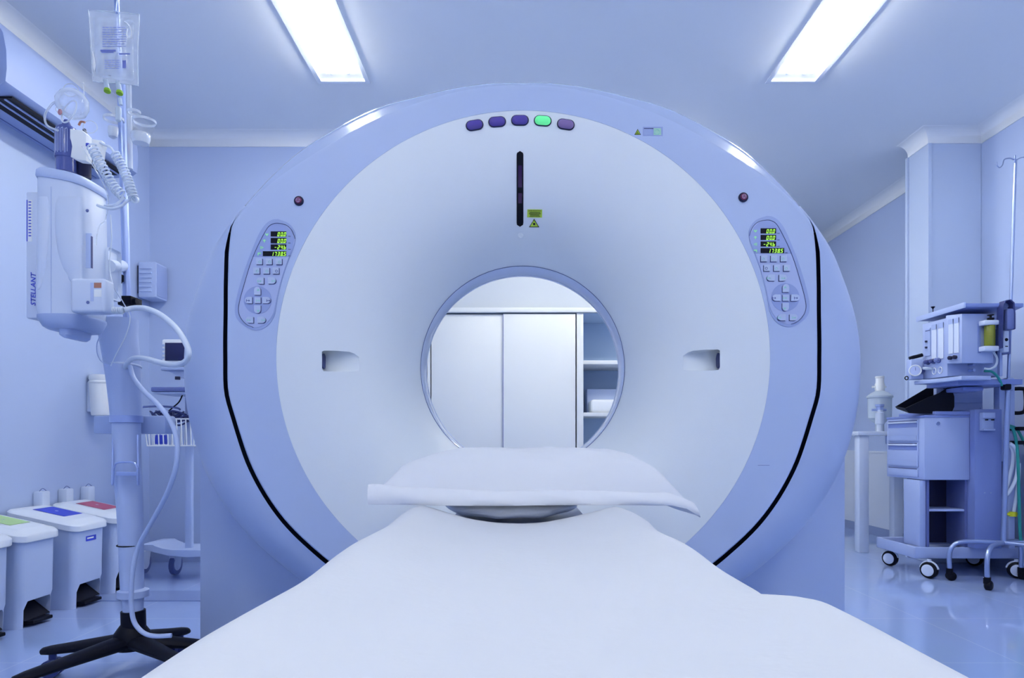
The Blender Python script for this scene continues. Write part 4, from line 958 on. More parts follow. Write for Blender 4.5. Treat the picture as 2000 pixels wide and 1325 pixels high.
# ---------------------------------------------------------------- infusion bag
YBG = 2.17
bg = thing('infusion_bag', 'clear infusion bag with printed text hanging at the top of the pole', 'infusion bag', tuple(P(224, 60, YBG)))
def bag(s, t, sg):
    u = 177+2*t*4+(270-177)*s+ (3 if s > .5 else -2)*(0)+(-2*math.sin(t*3)); u = (173+8*t)*(1-s)+(272-3*math.sin(t*3)-1*t)*s
    v = 18+(142)*t+ (8*s+2) - (2 if t > .5 else 0)+6*math.sin(s*PI)*(-.3 if t < .5 else -.2)
    a, b = s*2-1, t*2-1
    body = (max(0, 1-abs(a/.80)**3))**.7*(max(0, 1-abs((b-.02)/.84)**4))**.7
    p = P(u, v, YBG); p.y += sg*(.0016+.017*body+.0015*NZ.noise(V((s*6, t*8, sg)))*(1 if body > 0 else .6)); return p
g = G(); A = g.grid(lambda s, t: bag(s, t, -1), 44, 56); B_ = g.grid(lambda s, t: bag(s, t, 1), 44, 56)
stitch([r[0] for r in A], [r[0] for r in B_]); stitch([r[-1] for r in A], [r[-1] for r in B_]); stitch(A[0], B_[0]); stitch(A[-1], B_[-1])
part(bg, 'bag_film', g, FLUID, smooth=80)
for pts in ([(173, 19), (176, 50), (180, 100), (182, 150)], [(272, 28), (271, 60), (269, 110), (270, 165)], [(182, 158), (200, 162), (240, 163), (270, 168)], [(173, 20), (200, 22), (240, 26), (272, 28)]):
    part(bg, 'weld_highlight', G().tube([P(u, v, YBG-.001) for u, v in pts], .0022, 8, flat=.5), RINGM)  # pale seam tubes added to put white highlights along the bag rims
part(bg, 'fold_highlight', G().tube([P(u, v, YBG-.018) for u, v in ((243, 42), (252, 50), (257, 64), (254, 74), (248, 68), (249, 56))], .0018, 8), PAPER)  # creases in the film, their highlights put in as opaque white
part(bg, 'fold_highlight', G().tube([P(u, v, YBG-.015) for u, v in ((181, 100), (184, 125), (184, 140))], lambda t: .0008+.003*math.sin(PI*t), 8), PAPER)
INK = mat('bag_print', (.16, .20, .55), .6)
g = G(); Y = YBG-.0215; random.seed(3)
def bar(u0, v0, u1, v1): g.box((P(u0, 0, Y).x, Y, P(0, v1, Y).z), (P(u1, 0, Y).x, Y+.0004, P(0, v0, Y).z))
for k in range(9):
    v = 53+k*4.6; u = 200
    while u < 245: l = random.uniform(3, 9); bar(u, v, min(247, u+l), v+1.1); u += l+1.6
bar(196, 97, 226, 100.5); bar(198, 101, 222, 103); bar(232, 104, 254, 106.5)
for k in range(5):
    v = 117+k*4; u = 204
    while u < 232: l = random.uniform(3, 8); bar(u, v, min(234, u+l), v+1); u += l+1.6
bar(239, 118, 246, 133)
part(bg, 'printing', g, INK, 'faint blue printed text lines', smooth=0)
for u, v in ((209, 156), (233, 160)):
    a, b = P(u-3, v, YBG), P(u+1, v+20, YBG); g = G().tube([a, P(u-1, v+10, YBG), b], .0075, 14); part(bg, 'port', g, MILK)
    g = G().lathe(b+V((0, 0, .002)), (.05, -.25, -1), [(.0095, 0), (.0105, .004), (.010, .009), (.005, .011)], 18); part(bg, 'port_cap', g, GCAP, 'green cap')
g = G().cyl(P(234, 192, YBG), P(236, 205, YBG), .0055, seg=12); g.lathe(P(231, 238, YBG), (0, 0, 1), [(.005, 0), (.0085, .004), (.0085, .045), (.005, .05)], 16); single('drip_chamber', g, MILK, 'clear drip chamber hanging below the infusion bag', 'drip chamber', tuple(P(232, 215, YBG)))

# ================================================================ MONITOR TROLLEY
YM = 3.9
mt = thing('monitor_trolley', 'pale trolley with wire basket behind the injector stand, partly hidden by the scanner', 'trolley', (P(368, 0, YM).x, YM, 0))
m3 = lambda u, v, Y=YM: P(u, v, Y)
g = G().box((m3(361, 0).x, YM, .16), (m3(374, 0).x, YM+.03, m3(0, 750).z), .004); part(mt, 'pole', g, PALE)
g = G().box((m3(300, 0, 3.75).x, 3.72, m3(0, 766, 3.75).z), (m3(400, 0, 3.75).x, 3.98, m3(0, 757, 3.75).z), .006); part(mt, 'shelf', g, SLATE, 'dark shelf')
g = G().box((m3(302, 0, 3.75).x, 3.73, m3(0, 770, 3.75).z), (m3(400, 0, 3.75).x, 3.97, m3(0, 766.5, 3.75).z), .003); part(mt, 'shelf_lip', g, PALE)
g = G(); g.box((m3(330, 0).x, 3.80, m3(0, 724, 3.8).z), (m3(385, 0).x, 3.95, m3(0, 716, 3.8).z), .01); g.prism([m3(330, 724, 3.82), m3(385, 724, 3.82), m3(385, 742, 3.82), m3(350, 738, 3.82)], (0, .08, 0)); part(mt, 'monitor_mount', g, WPL2)
g = G().cyl(m3(347, 736, 3.80), m3(347, 742, 3.80), .014, seg=12); part(mt, 'mount_knob', g, DARK)
# wire basket
x0, x1 = m3(285, 0, 3.78).x, m3(384, 0, 3.78).x; za, zb = m3(0, 819, 3.78).z, m3(0, 871, 3.78).z; yb0, yb1 = 3.76, 3.97
g = G()
for z, k in ((za, 0), (zb, .012)):
    g.tube([(x0+k, yb0+k, z), (x1-k, yb0+k, z), (x1-k, yb1-k, z), (x0+k, yb1-k, z), (x0+k, yb0+k, z)], .0045, 6, smooth=False)
for k in range(12):
    x = x0+(x1-x0)*k/11; xx = min(max(x, x0+.012), x1-.012); g.tube([(x, yb0, za), (xx, yb0+.012, zb), (xx, yb1-.012, zb), (x, yb1, za)], .0034, 6, smooth=False)
for k in range(1, 6):
    y = yb0+(yb1-yb0)*k/6; g.tube([(x0, y, za), (x0+.012, y, zb), (x1-.012, y, zb), (x1, y, za)], .0034, 6, smooth=False)
part(mt, 'wire_basket', g, PAPER)
g = G(); g.prism([m3(276, 1064, 3.8), m3(300, 1064, 3.8), m3(316, 1074, 3.8), m3(335, 1077, 3.8), m3(420, 1074, 3.8), m3(420, 1088, 3.8), m3(365, 1089, 3.8), m3(325, 1087, 3.8), m3(300, 1077, 3.8), m3(276, 1075, 3.8)], (0, .24, 0), .006); part(mt, 'trolley_base', g, PALE)
for u, Y in ((343, 3.98), (281, 4.02)):
    c = P(u, 1100, Y); c.z = .062; g = G(); g.cyl(c+V((-.012, 0, 0)), c+V((.012, 0, 0)), .060, seg=28); w_ = part(mt, 'caster', g, SLATE)
    w_.rotation_euler = (0, 0, 0)
    g = G(); g.cyl(c+V((-.016, -.004, .004)), c+V((.016, -.004, .004)), .038, seg=24); g.prism([c+V((-.018, -.05, .07)), c+V((-.018, .05, .085)), c+V((-.018, .03, -.01)), c+V((-.018, -.01, -.03))], (.036, 0, 0), .004); part(w_, 'caster_guard', g, WPL)
mo = thing('patient_monitor', 'small white patient monitor with a dark screen on the trolley behind the hose', 'monitor', (m3(345, 0, 3.84).x, 3.84, m3(0, 712, 3.84).z))
g = G().box((m3(316, 0, 3.8).x, 3.80, m3(0, 714, 3.8).z), (m3(374, 0, 3.8).x, 3.90, m3(0, 663, 3.8).z), .008); part(mo, 'casing', g, PAPER)
g = G().box((m3(323, 0, 3.8).x, 3.795, m3(0, 705, 3.8).z), (m3(368, 0, 3.8).x, 3.801, m3(0, 670, 3.8).z), .001); part(mo, 'screen', g, SCREEN)
for k in range(4): v = 673+k*8; part(mo, 'button', G().box((m3(317.5, 0, 3.8).x, 3.796, m3(0, v+4, 3.8).z), (m3(321, 0, 3.8).x, 3.801, m3(0, v, 3.8).z), .001), WPL2)
g = G()
random.seed(11)
for k in range(9):
    cx, cy, cz = random.uniform(-.09, .10)+m3(340, 0, 3.87).x, 3.87, za-random.uniform(.0, .07); pts = [V((cx+random.uniform(.05, .09)*math.cos(a+k), cy+.05*math.sin(a+k), cz+.025*math.sin(2*a+k)+.03)) for a in [2*PI*i/7 for i in range(9)]]; g.tube(pts, .005, 7)
o = single('cable_bundle', g, NAVY, 'tangle of dark cables heaped in the wire basket', 'cables', (m3(340, 0, 3.87).x, 3.87, zb))
single('cable', G().tube([P(358, 768, 3.85), P(350, 785, 3.84), P(338, 796, 3.84), P(330, 803, 3.86)], .004, 8), BLACK, 'short black cable rising from the basket to the dark shelf', 'cable', tuple(P(345, 790, 3.85)))
g = G(); pts = [P(307+45*math.cos(a)*(1 if a else 1), 803+7*math.sin(a)-2, 3.84) for a in [PI+PI*k/8 for k in range(9)]]; g.tube(pts, .006, 8)
single('cable', g, SLATE, 'thick dark cable arched over the left end of the basket', 'cable', tuple(P(307, 800, 3.84)))
single('blue_packet', G().prism([P(303, 850, 3.80), P(322, 850, 3.80), P(322, 868, 3.80), P(301, 868, 3.80)], (0, .03, 0), .003), BLUEL, 'bright blue packet lying in the wire basket', 'packet', tuple(P(312, 868, 3.8)))
single('floor_cable', G().tube([(-1.6, 3.72, .008), (-1.72, 3.74, .006), (-1.80, 3.80, .006), (-1.82, 3.88, .006), (-1.76, 3.97, .006), (-1.6, 4.02, .006), (-1.45, 4.03, .006)], .006, 8), mat('cable_green', (.10, .28, .38), .4), 'thin dark green cable looping on the floor near the trolley', 'cable', (-1.75, 3.8, 0))
# ================================================================ RIGHT: ANAESTHESIA CART
am = thing('anaesthesia_machine', 'pale wheeled anaesthesia machine with drawers, flow meters and a black open pouch', 'anaesthesia machine', (2.6, 4.08, 0))
g = G(); g.prism([V((2.34, 3.93, .105)), V((2.98, 3.93, .105)), V((2.98, 4.34, .105)), V((2.34, 4.34, .105))], (0, 0, .025), .004)
g.box((2.33, 3.915, .108), (2.99, 3.935, .175), .006); g.box((2.33, 4.325, .108), (2.99, 4.345, .175), .006); g.box((2.33, 3.92, .108), (2.35, 4.34, .175), .006); g.box((2.97, 3.92, .108), (2.99, 4.34, .175), .006)
part(am, 'base_tray', g, CART)
for x, y, a in ((2.39, 3.88, 20), (2.38, 4.27, 20), (2.90, 3.88, -10), (2.92, 4.27, 10)):
    c = V((x, y, .048)); d = V((math.cos(math.radians(a)), -math.sin(math.radians(a)), 0)); nn = V((-math.sin(math.radians(a)), -math.cos(math.radians(a)), 0))
    ax = (nn*.8+d*-.6).normalized()
    g = G(); g.lathe(c-ax*.020, ax, [(.036, 0), (.046, .006), (.048, .014), (.048, .026), (.046, .034), (.036, .040)], 28); w_ = part(am, 'caster', g, BLACK)
    g = G(); g.lathe(c+ax*.019, ax, [(.034, 0), (.034, .003), (.030, .005), (.012, .004)], 28); part(w_, 'hub_cap', g, WPL)
    g = G(); g.torus(c, ax, .050, .006, 20, 8, 0.2, PI-.2); g.cyl(c+V((0, 0, .048)), c+V((0, 0.0, .062)), .012, seg=12); part(w_, 'caster_fork', g, WPL)
# drawer unit
dx0, dx1, dy0, dy1, dz0, dz1 = 2.375, 2.64, 3.90, 4.30, .572, .950
du = part(am, 'drawer_unit', G().box((dx0, dy0, dz0), (dx1, dy1, dz1), .004), CART)
part(du, 'top_edge', G().box((dx0-.003, dy0-.003, dz1-.012), (dx1, dy1, dz1+.002), .002), CARTSH)
part(du, 'lock', G().lathe((2.452, dy0, .905), (0, -1, 0), [(.011, 0), (.011, .005), (.008, .006), (.008, .004)], 20), CHROME, 'round chrome lock')
part(du, 'lock_slot', G().box((2.448, dy0-.0065, .903), (2.456, dy0-.0055, .907)), SLATE, smooth=0)
for z0, z1 in ((.80, .925), (.645, .788), (.585, .635)):
    d_ = part(am, 'drawer', G().box((dx0-.008, dy0+.055, z0), (dx0, dy1-.03, z1), .002), CART)
    part(d_, 'gap_line', G().box((dx0-.009, dy0+.06, z1-.004), (dx0-.0075, dy1-.035, z1)), NAVY, smooth=0)
    if z1 > .7:
        part(d_, 'handle_recess', G().box((dx0-.0095, dy0+.06, z1-.042), (dx0-.0075, dy1-.035, z1-.016)), CARTSH, smooth=0)
        part(d_, 'handle_lip', G().box((dx0-.017, dy0+.06, z1-.016), (dx0-.008, dy1-.035, z1-.006), .002), CARTW)
        part(d_, 'lower_band', G().box((dx0-.0095, dy0+.06, z0+.008), (dx0-.0075, dy1-.035, z0+.034)), PANB, smooth=0)
g = G(); g.box((2.40, 3.92, .176), (2.415, 4.12, .572)); g.box((2.415, 4.10, .176), (2.63, 4.12, .572)); g.box((2.625, 3.92, .176), (2.64, 4.10, .572)); part(am, 'open_bay', g, SLATE, smooth=0)  # slate colour carries the shade inside the bay
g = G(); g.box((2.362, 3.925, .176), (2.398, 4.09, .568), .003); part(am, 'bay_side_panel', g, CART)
g = G(); g.box((2.4155, 4.09, .176), (2.6245, 4.099, .57)); part(am, 'bay_shade_sheet', g, DARK, 'dark sheet putting shade into the open bay', smooth=0)  # near-black sheet added so the bay interior reads as shaded
part(am, 'bay_shelf', G().box((2.415, 3.925, .385), (2.625, 4.088, .398), .002), CART)
g = G().box((2.642, 3.86, .176), (2.80, 4.30, .985), .004); bdp = part(am, 'body_panel', g, CARTSH)
for x in (2.70, 2.735): part(am, 'screw', G().lathe((x, 3.86, .50), (0, -1, 0), [(.004, 0), (.003, .002)], 10), CHROME)
g = G(); g.box((2.668, 3.835, .86), (2.735, 3.86, .965), .003); g.box((2.668, 3.82, .86), (2.735, 3.836, .872), .003); g.box((2.668, 3.82, .93), (2.735, 3.84, .965), .004); hk = part(am, 'cup_bracket', g, CART)
for x in (2.684, 2.719): part(hk, 'peg', G().cyl((x, 3.812, .922), (x, 3.83, .922), .004, seg=10), BLACK)
g = G(); g.box((2.80, 3.88, .68), (2.835, 3.93, 1.13), .003); g.box((2.84, 3.86, .176), (2.875, 3.92, 1.13), .003); part(am, 'upright_rail', g, CART)
g = G(); g.tube([(2.875, 3.90, 1.105), (2.92, 3.87, 1.105), (2.935, 3.86, 1.09), (2.937, 3.86, .99), (2.92, 3.87, .965), (2.875, 3.90, .965)], .011, 12, n=5); part(am, 'push_handle', g, BLACK, 'black push handle')
# back panels over the worktop
g = G(); g.box((2.52, 4.02, .985), (2.80, 4.05, 1.135), .003); part(am, 'back_panel', g, CART)
part(am, 'back_panel_groove', G().box((2.53, 4.012, 1.03), (2.79, 4.021, 1.06)), PANB, smooth=0)
part(am, 'worktop', G().box((2.44, 3.90, .953), (2.80, 4.28, .975), .003), CARTSH)
for x, z in ((2.785, 1.12), (2.785, .998)): part(am, 'screw', G().lathe((x, 4.02, z), (0, -1, 0), [(.004, 0), (.003, .002)], 10), SLATE)
part(am, 'support_arm', G().box((2.44, 3.70, 1.115), (2.80, 3.99, 1.145), .004), CARTSH)
part(am, 'lower_tray', G().prism([V((2.35, 3.96, 1.135)), V((2.42, 3.64, 1.135)), V((2.58, 3.64, 1.135)), V((2.55, 3.96, 1.135))], (0, 0, .022), .003), CART)
# flow meter unit with gauges
ax0 = 2.385
ua = part(am, 'flow_meter_unit', G().prism([V((2.395, 3.95, 1.165)), V((2.41, 3.745, 1.165)), V((2.72, 3.745, 1.165)), V((2.72, 3.95, 1.165))], (0, 0, .33), .004), CART)
def fa(t, z, off=.001):      # point on the left face of the first unit, t=0 far .. 1 near
    return V((2.395+(.015)*t-off, 3.95-.205*t, z))
def plate(par, nm, f, t0, t1, z0, z1, m, th=.003, lab=None):
    g = G(); g.prism([f(t0, z0), f(t1, z0), f(t1, z1), f(t0, z1)], (-th, 0, 0)); return part(par, nm, g, m, lab, smooth=0)
plate(ua, 'display_strip', fa, .12, .34, 1.30, 1.46, PANB); plate(ua, 'display_header', fa, .14, .33, 1.445, 1.45, NAVY, .004)
for a, b in ((.40, .58), (.66, .86)): plate(ua, 'flow_tube_window', fa, a, b, 1.27, 1.47, CARTW); plate(ua, 'window_top', fa, a, b, 1.445, 1.475, PANB, .004)
for t_, z in ((.2, 1.385), (.2, 1.35)): part(ua, 'switch', G().cyl(fa(t_, z), fa(t_, z)+V((-.012, 0, 0)), .006, seg=12), DARK)
for k, t_ in enumerate((.26, .48, .68)):
    c = fa(t_, 1.262); g = G(); g.lathe(c, (-1, -.35, 0), [(.015, 0), (.015, .008), (.012, .009), (.013, .028), (.010, .030)], 18); part(ua, 'flow_knob', g, (NAVY, NAVY, SLATE)[k], 'dark flow control knob')
for t_ in (.48, .72):
    c = fa(t_, 1.205); g = G(); g.torus(c, (1, 0, 0), .018, .002, 24, 6); part(ua, 'pressure_dial', g, PAPER)
    part(ua, 'dial_needle', G().tube([c, c+V((-.002, -.004, .013))], .001, 5, smooth=False), SLATE)
g = G().tube([fa(.3, 1.225)+V((-.04, 0, 0)), fa(.34, 1.222)+V((-.02, -.01, 0)), fa(.4, 1.22)], .008, 12); part(ua, 'hose_port', g, MILK)
# second unit
ub = part(am, 'vaporiser_unit', G().prism([V((2.395, 3.735, 1.235)), V((2.415, 3.63, 1.225)), V((2.58, 3.63, 1.225)), V((2.66, 3.735, 1.235))], (0, 0, .27), .004), CART)
def fb(t, z, off=.001): return V((2.395+.02*t-off, 3.735-.105*t, z))
for a, b in ((.20, .48), (.56, .84)): plate(ub, 'flow_tube_window', fb, a, b, 1.285, 1.475, CARTW); plate(ub, 'window_top', fb, a, b, 1.45, 1.478, PANB, .004)
plate(ub, 'knob_plate', fb, .2, .84, 1.245, 1.275, PANB)
for t_ in (.35, .65): part(ub, 'flow_knob', G().lathe(fb(t_, 1.262), (-1, -.4, 0), [(.011, 0), (.011, .018), (.008, .02)], 16), DARK)
# top shelf
part(am, 'top_shelf', G().prism([V((2.385, 3.99, 1.518)), V((2.405, 3.59, 1.523)), V((2.72, 3.59, 1.523)), V((2.78, 3.80, 1.52)), V((2.78, 3.99, 1.518))], (0, 0, .022), .004), CARTSH)
part(am, 'shelf_edge', G().prism([V((2.379, 3.99, 1.514)), V((2.399, 3.59, 1.519)), V((2.405, 3.586, 1.519)), V((2.386, 3.99, 1.514))], (0, 0, .030), .001), CART)
g = G(); g.cyl((2.437, 3.92, 1.54), (2.437, 3.92, 1.578), .0025, seg=8); g.lathe((2.437, 3.92, 1.578), (0, 0, 1), [(.002, 0), (.011, .012), (.011, .014)], 14); part(am, 'antenna_knob', g, BLACK, 'tiny black funnel on a thin pin')
# vaporiser with yellow tank
vx, vy = 2.545, 3.60
g = G().box((vx-.045, vy-.025, 1.425), (vx+.035, vy+.025, 1.452), .006); part(am, 'vaporiser_cap', g, CARTW)
g = G().lathe((vx, vy, 1.315), (0, 0, 1), [(.024, 0), (.026, .004), (.026, .105), (.024, .11)], 24); part(am, 'vaporiser_tank', g, OLIVE, 'yellow-green liquid tank')
g = G().box((vx-.045, vy-.025, 1.285), (vx+.035, vy+.025, 1.313), .006); part(am, 'vaporiser_foot', g, CARTW)
part(am, 'vaporiser_back', G().box((vx-.045, vy+.026, 1.28), (vx-.03, vy+.03, 1.44)), CARTSH, smooth=0)
g = G().lathe((vx+.005, vy, 1.452), (0, 0, 1), [(.010, 0), (.017, .006), (.017, .014), (.006, .016), (.006, .026), (.016, .028), (.016, .032)], 18); part(am, 'filler_knob', g, BLACK)
# black strap/hose holder hanging over the top shelf
g = G(); rings = []
for p, d_ in (((2.585, 1.30), .02), ((2.583, 1.42), .022), ((2.588, 1.52), .022), ((2.60, 1.553), .022), ((2.625, 1.557), .022), ((2.645, 1.54), .022), ((2.650, 1.48), .022), ((2.650, 1.40), .022)):
    x, z = p; rings.append([V((x, 3.575-d_, z)), V((x, 3.575+d_, z)), V((x-.006, 3.575+d_, z-.004)), V((x-.006, 3.575-d_, z-.004))])
g.loft(rings, True, True, True); part(am, 'cuff_strap', g, NAVY, 'dark strap folded over the top shelf')
g = G().box((2.605, 3.553, 1.395), (2.652, 3.60, 1.51), .012); part(am, 'strap_cuff', g, SLATE)
g = G().box((2.635, 3.62, 1.285), (2.665, 3.65, 1.40), .003); mo_ = part(am, 'switch_plate', g, CARTW)
part(mo_, 'socket', G().lathe((2.65, 3.62, 1.352), (0, -1, 0), [(.009, 0), (.008, .003)], 16), BLACK)
part(mo_, 'pictogram', G().box((2.643, 3.618, 1.313), (2.657, 3.6195, 1.318)), BLACK, smooth=0)
part(am, 'rear_box', G().box((2.68, 3.70, 1.285), (2.735, 3.78, 1.43), .004), SLATE)
part(am, 'rear_strut', G().box((2.672, 3.70, 1.16), (2.682, 3.72, 1.52)), CART, smooth=0)
# regulator with gauge on the far left
rg = part(am, 'gas_regulator', G().box((2.315, 3.93, 1.165), (2.39, 3.985, 1.285), .006), CART)
c = V((2.335, 3.925, 1.215)); g = G().lathe(c, (-.5, -1, 0), [(.033, 0), (.034, .008), (.031, .012), (.028, .008)], 28); part(rg, 'gauge', g, PAPER, 'round white-rimmed pressure gauge'); part(rg, 'gauge_face', G().lathe(c+V((-.0045, -.0078, 0)), (-.5, -1, 0), [(.027, 0), (.027, .001)], 24), PANI)
part(rg, 'gauge_needle', G().tube([c+V((-.006, -.014, 0)), c+V((-.008, -.016, .018))], .0015, 5, smooth=False), SLATE)
part(rg, 'gauge_knob', G().lathe((2.372, 3.92, 1.212), (-.3, -1, 0), [(.014, 0), (.013, .016)], 14), NAVY)
part(rg, 'outlet_knob', G().tube([(2.315, 3.95, 1.29), (2.335, 3.945, 1.297), (2.36, 3.94, 1.303), (2.385, 3.94, 1.31)], .011, 10), BLACK)
part(rg, 'clip', G().torus((2.305, 3.96, 1.175), (0, 1, 0), .010, .003, 16, 6), BLACK)
# tubes on the right side of the units
part(am, 'clear_tube', G().tube([(2.58, 3.62, 1.285), (2.595, 3.615, 1.25), (2.585, 3.61, 1.21), (2.555, 3.61, 1.192), (2.53, 3.62, 1.195)], .0055, 8), MILK)
part(am, 'green_tube', G().tube([(2.585, 3.70, 1.19), (2.62, 3.69, 1.185), (2.65, 3.69, 1.16), (2.675, 3.70, 1.13), (2.69, 3.71, 1.11)], .007, 8), GREENH)
for z in (1.225, 1.195): part(am, 'port_fitting', G().cyl((2.53, 3.74, z), (2.53, 3.70, z), .008, seg=12), STEEL)
part(am, 'pole_lever', G().box((2.70, 3.70, 1.085), (2.74, 3.74, 1.125), .008), BLACK)
part(am, 'instrument_tray', G().box((2.52, 3.78, 1.085), (2.64, 3.98, 1.11), .008), CARTSH)

# black open pouch lying on the drawers
pc = G()
def pch(s, t):
    # scoop: s along length 0 mouth..1 back, t around the half section
    a = PI*(t*1.0)
    x = 2.325+.235*s; r = .062+.052*math.sin(min(1, s*1.15)*PI/2)**2
    y = 3.985-.13*s*.35 + (-.085)*math.cos(a)
    z = .957+.012+max(0, 1-s)*.035+r*1.15*(1-math.sin(a))*(.25+1.0*s)*1.0
    return V((x, y, z))
pc = G(); k1 = [(1765, 799), (1773, 808), (1862, 808), (1865, 790), (1862, 768), (1857, 754)]
fr_, bk_ = [], []
nearp = [P(u, v, 3.93) for u, v in ((1767, 799), (1776, 807.5), (1800, 808.5), (1858, 808), (1864, 795), (1864, 775), (1857, 754), (1835, 768), (1815, 776))]
farp = [P(u, v, 4.08) for u, v in ((1748, 795), (1752, 799), (1775, 800), (1830, 800), (1836, 790), (1838, 772), (1833, 752), (1812, 757), (1790, 770))]
for q_ in nearp+farp: q_.z = max(q_.z, .9545)
g = G(); a_, b_ = g.vs(nearp), g.vs(farp)
for i in range(6): g.face([a_[i], a_[i+1], b_[i+1], b_[i]])
g.face(a_); g.face(b_[::-1])
bmesh.ops.recalc_face_normals(g.b, faces=g.b.faces)
bmesh.ops.solidify(g.b, geom=list(g.b.faces), thickness=.006)
single('black_pouch', g, BLACK, 'black open-mouthed pouch lying on top of the drawer unit', 'pouch', (2.45, 3.98, .955), smooth=30)

# ---------------------------------------------------------------- drip stand on the right
iv = thing('drip_stand', 'chrome drip stand with hooks and bent tube legs in front of the anaesthesia machine', 'drip stand', (2.73, 3.76, 0))
pt, pb = P(1983, 312, 3.73), V((2.735, 3.76, .235)); pmid = pt.lerp(pb, .58)
part(iv, 'upper_pole', G().cyl(pt, pmid, .0085, seg=16), CHROME); part(iv, 'lower_pole', G().cyl(pmid, pb, .0135, seg=18), CHROME)
g = G().box(pmid+V((-.020, -.020, -.05)), pmid+V((.020, .020, .02)), .006); part(iv, 'height_clamp', g, CHROME)
for k, dd in enumerate(((-1, 0, 0), (-.62, -.8, 0), (.9, -.3, 0), (.5, .8, 0))):
    d = V(dd).normalized(); g = G().tube([pt+V((0, 0, -.005)), pt+d*.03+V((0, 0, .008)), pt+d*.062+V((0, 0, .0)), pt+d*.072+V((0, 0, -.030)), pt+d*.088+V((0, 0, -.044)), pt+d*.102+V((0, 0, -.034)), pt+d*.106+V((0, 0, -.012))], .0032, 8); part(iv, 'hook', g, CHROME)
for ex_, ey in ((2.47, 3.82), (2.51, 3.57), (2.83, 3.50), (2.97, 3.70), (2.90, 3.845)):
    e = V((ex_, ey, 0)); hb = V((pb.x, pb.y, .225)); d = (V((e.x, e.y, 0))-V((hb.x, hb.y, 0))); 
    pts = [hb, hb+d*.45+V((0, 0, .004)), hb+d*.78+V((0, 0, -.002)), hb+d*.93+V((0, 0, -.025)), V((e.x, e.y, .155)), V((e.x, e.y, .055))]
    lg = part(iv, 'base_leg', G().tube(pts, .0125, 12), CHROME)
    g = G(); g.cyl((e.x, e.y, .035), (e.x, e.y, .07), .018, seg=16); n_ = V((-d.y, d.x, 0)).normalized()
    g.lathe(V((e.x+.008, e.y, .026))-n_*.018, n_, [(.018, 0), (.026, .006), (.026, .030), (.018, .036)], 20); part(lg, 'caster', g, BLACK)

# ---------------------------------------------------------------- hoses hanging at the right edge
def hose(pts, r, m, name, label): single(name, G().tube(pts, r, 10), m, label, 'hose', tuple(pts[0]), 'hoses hanging on the side of the machine')
YH2 = 3.82
hp = lambda u, v, d=0: P(u, v, YH2+d)
hose([hp(1972, 832), hp(1985, 838), hp(1997, 858), hp(2010, 890)], .008, GREENH, 'green_hose', 'short green hose crossing the right frame edge beside the push handle')
hose([hp(1971, 834, -.02), hp(1980, 842, -.02), hp(1987, 880, -.02), hp(1990, 960, -.02), hp(1992, 1035, -.02), hp(1995, 1066, -.02)], .0085, GREENH, 'green_hose', 'long green hose falling to the base tray at the right edge')
hose([hp(1970, 868, .02), hp(1978, 880, .02), hp(1978, 905, .02), hp(1970, 940, .02), hp(1963, 966, .02)], .010, WHOSE, 'white_hose', 'inner white hose bending back towards the pole')
hose([hp(1972, 866, -.01), hp(1984, 878, -.01), hp(1988, 905, -.01), hp(1984, 935, -.01), hp(1972, 960, -.01), hp(1961, 970, -.01)], .010, WHOSE, 'white_hose', 'outer white hose in a wide loop towards the pole')
hose([hp(1990, 905, .01), hp(1989, 940, .01), hp(1984, 975, .01), hp(1980, 1000, .01)], .0095, WHOSE, 'white_hose', 'straight white hose ending in the yellow fitting')
g = G(); c = hp(1978, 1005, .01); g.cyl(c+V((0, 0, .014)), c+V((0, 0, -.012)), .020, seg=20); g.box(c+V((-.034, -.006, -.006)), c+V((.034, .006, .008)), .003)
single('hose_fitting', g, YELIC, 'bright yellow winged fitting at the end of the white hose', 'hose fitting', tuple(c))
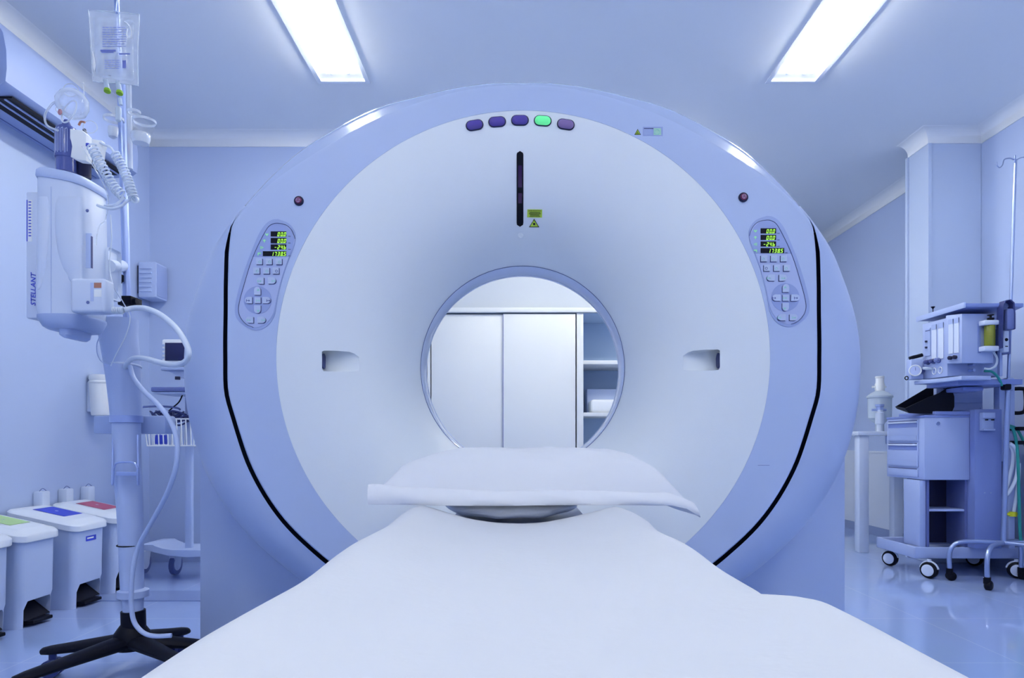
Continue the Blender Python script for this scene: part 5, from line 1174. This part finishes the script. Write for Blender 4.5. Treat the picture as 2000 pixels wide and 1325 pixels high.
for z in (.86, .78):
    single('hose_hook', G().box((2.84, 3.78, z), (2.90, 3.86, z+.022), .006), BLACK, 'black hose hook on the rail, '+('upper' if z > .8 else 'lower')+' of two', 'hook', (2.87, 3.82, z), 'hose hooks on the rail')

# ---------------------------------------------------------------- tall table and suction jar behind the machine
tt_ = thing('tall_table', 'tall narrow white table standing against the right wall behind the scanner', 'table', (2.7, 5.1, 0))
part(tt_, 'tabletop', G().box((2.42, 4.75, .84), (2.98, 5.22, .87), .004), CARTW)
for x, y in ((2.435, 4.765), (2.435, 5.13), (2.89, 4.765), (2.89, 5.13)):
    w_ = .07; part(tt_, 'leg', G().box((x, y, 0), (x+w_, y+w_, .84), .004), CARTW)
sj = thing('suction_jar', 'milky translucent suction jar with a capped neck on the tall table', 'suction jar', (2.665, 4.92, .87))
c = V((2.665, 4.92, .87)); s_ = 4.92/F
g = G().lathe(c, (0, 0, 1), [(.03, .0), (.03, .055), (.045, .075), (.077, .10), (.08, .16), (.08, .245), (.088, .25), (.088, .262), (.06, .285), (.032, .30)], 36); part(sj, 'jar', g, MILK)
g = G().lathe(c+V((0, 0, .30)), (0, 0, 1), [(.030, 0), (.033, .01), (.033, .05), (.028, .06), (.028, .095), (.031, .097), (.031, .108)], 28); g.cyl(c+V((-.055, 0, .33)), c+V((.045, 0, .33)), .008, seg=12); part(sj, 'neck', g, PAPER)
sv = thing('suction_valve', 'small pale suction valve with a cross knob in front of the milky jar', 'valve', (2.60, 4.80, .87))
c = V((2.60, 4.80, .87)); g = G(); g.lathe(c, (0, 0, 1), [(.022, 0), (.022, .05), (.030, .055), (.030, .135), (.022, .14), (.022, .155)], 24); part(sv, 'valve_body', g, WPL)
g = G(); g.cyl(c+V((-.055, 0, .155)), c+V((.045, 0, .155)), .009, seg=12); g.lathe(c+V((0, 0, .155)), (0, 0, 1), [(.024, 0), (.024, .022), (.030, .024), (.030, .040)], 20); part(sv, 'cross_knob', g, STEEL)
single('junction_box', G().box((2.66, 4.79, .78), (2.80, 4.84, .839), .004), PALE, 'small blue-grey box fixed under the edge of the tall table', 'box', (2.73, 4.80, .78))
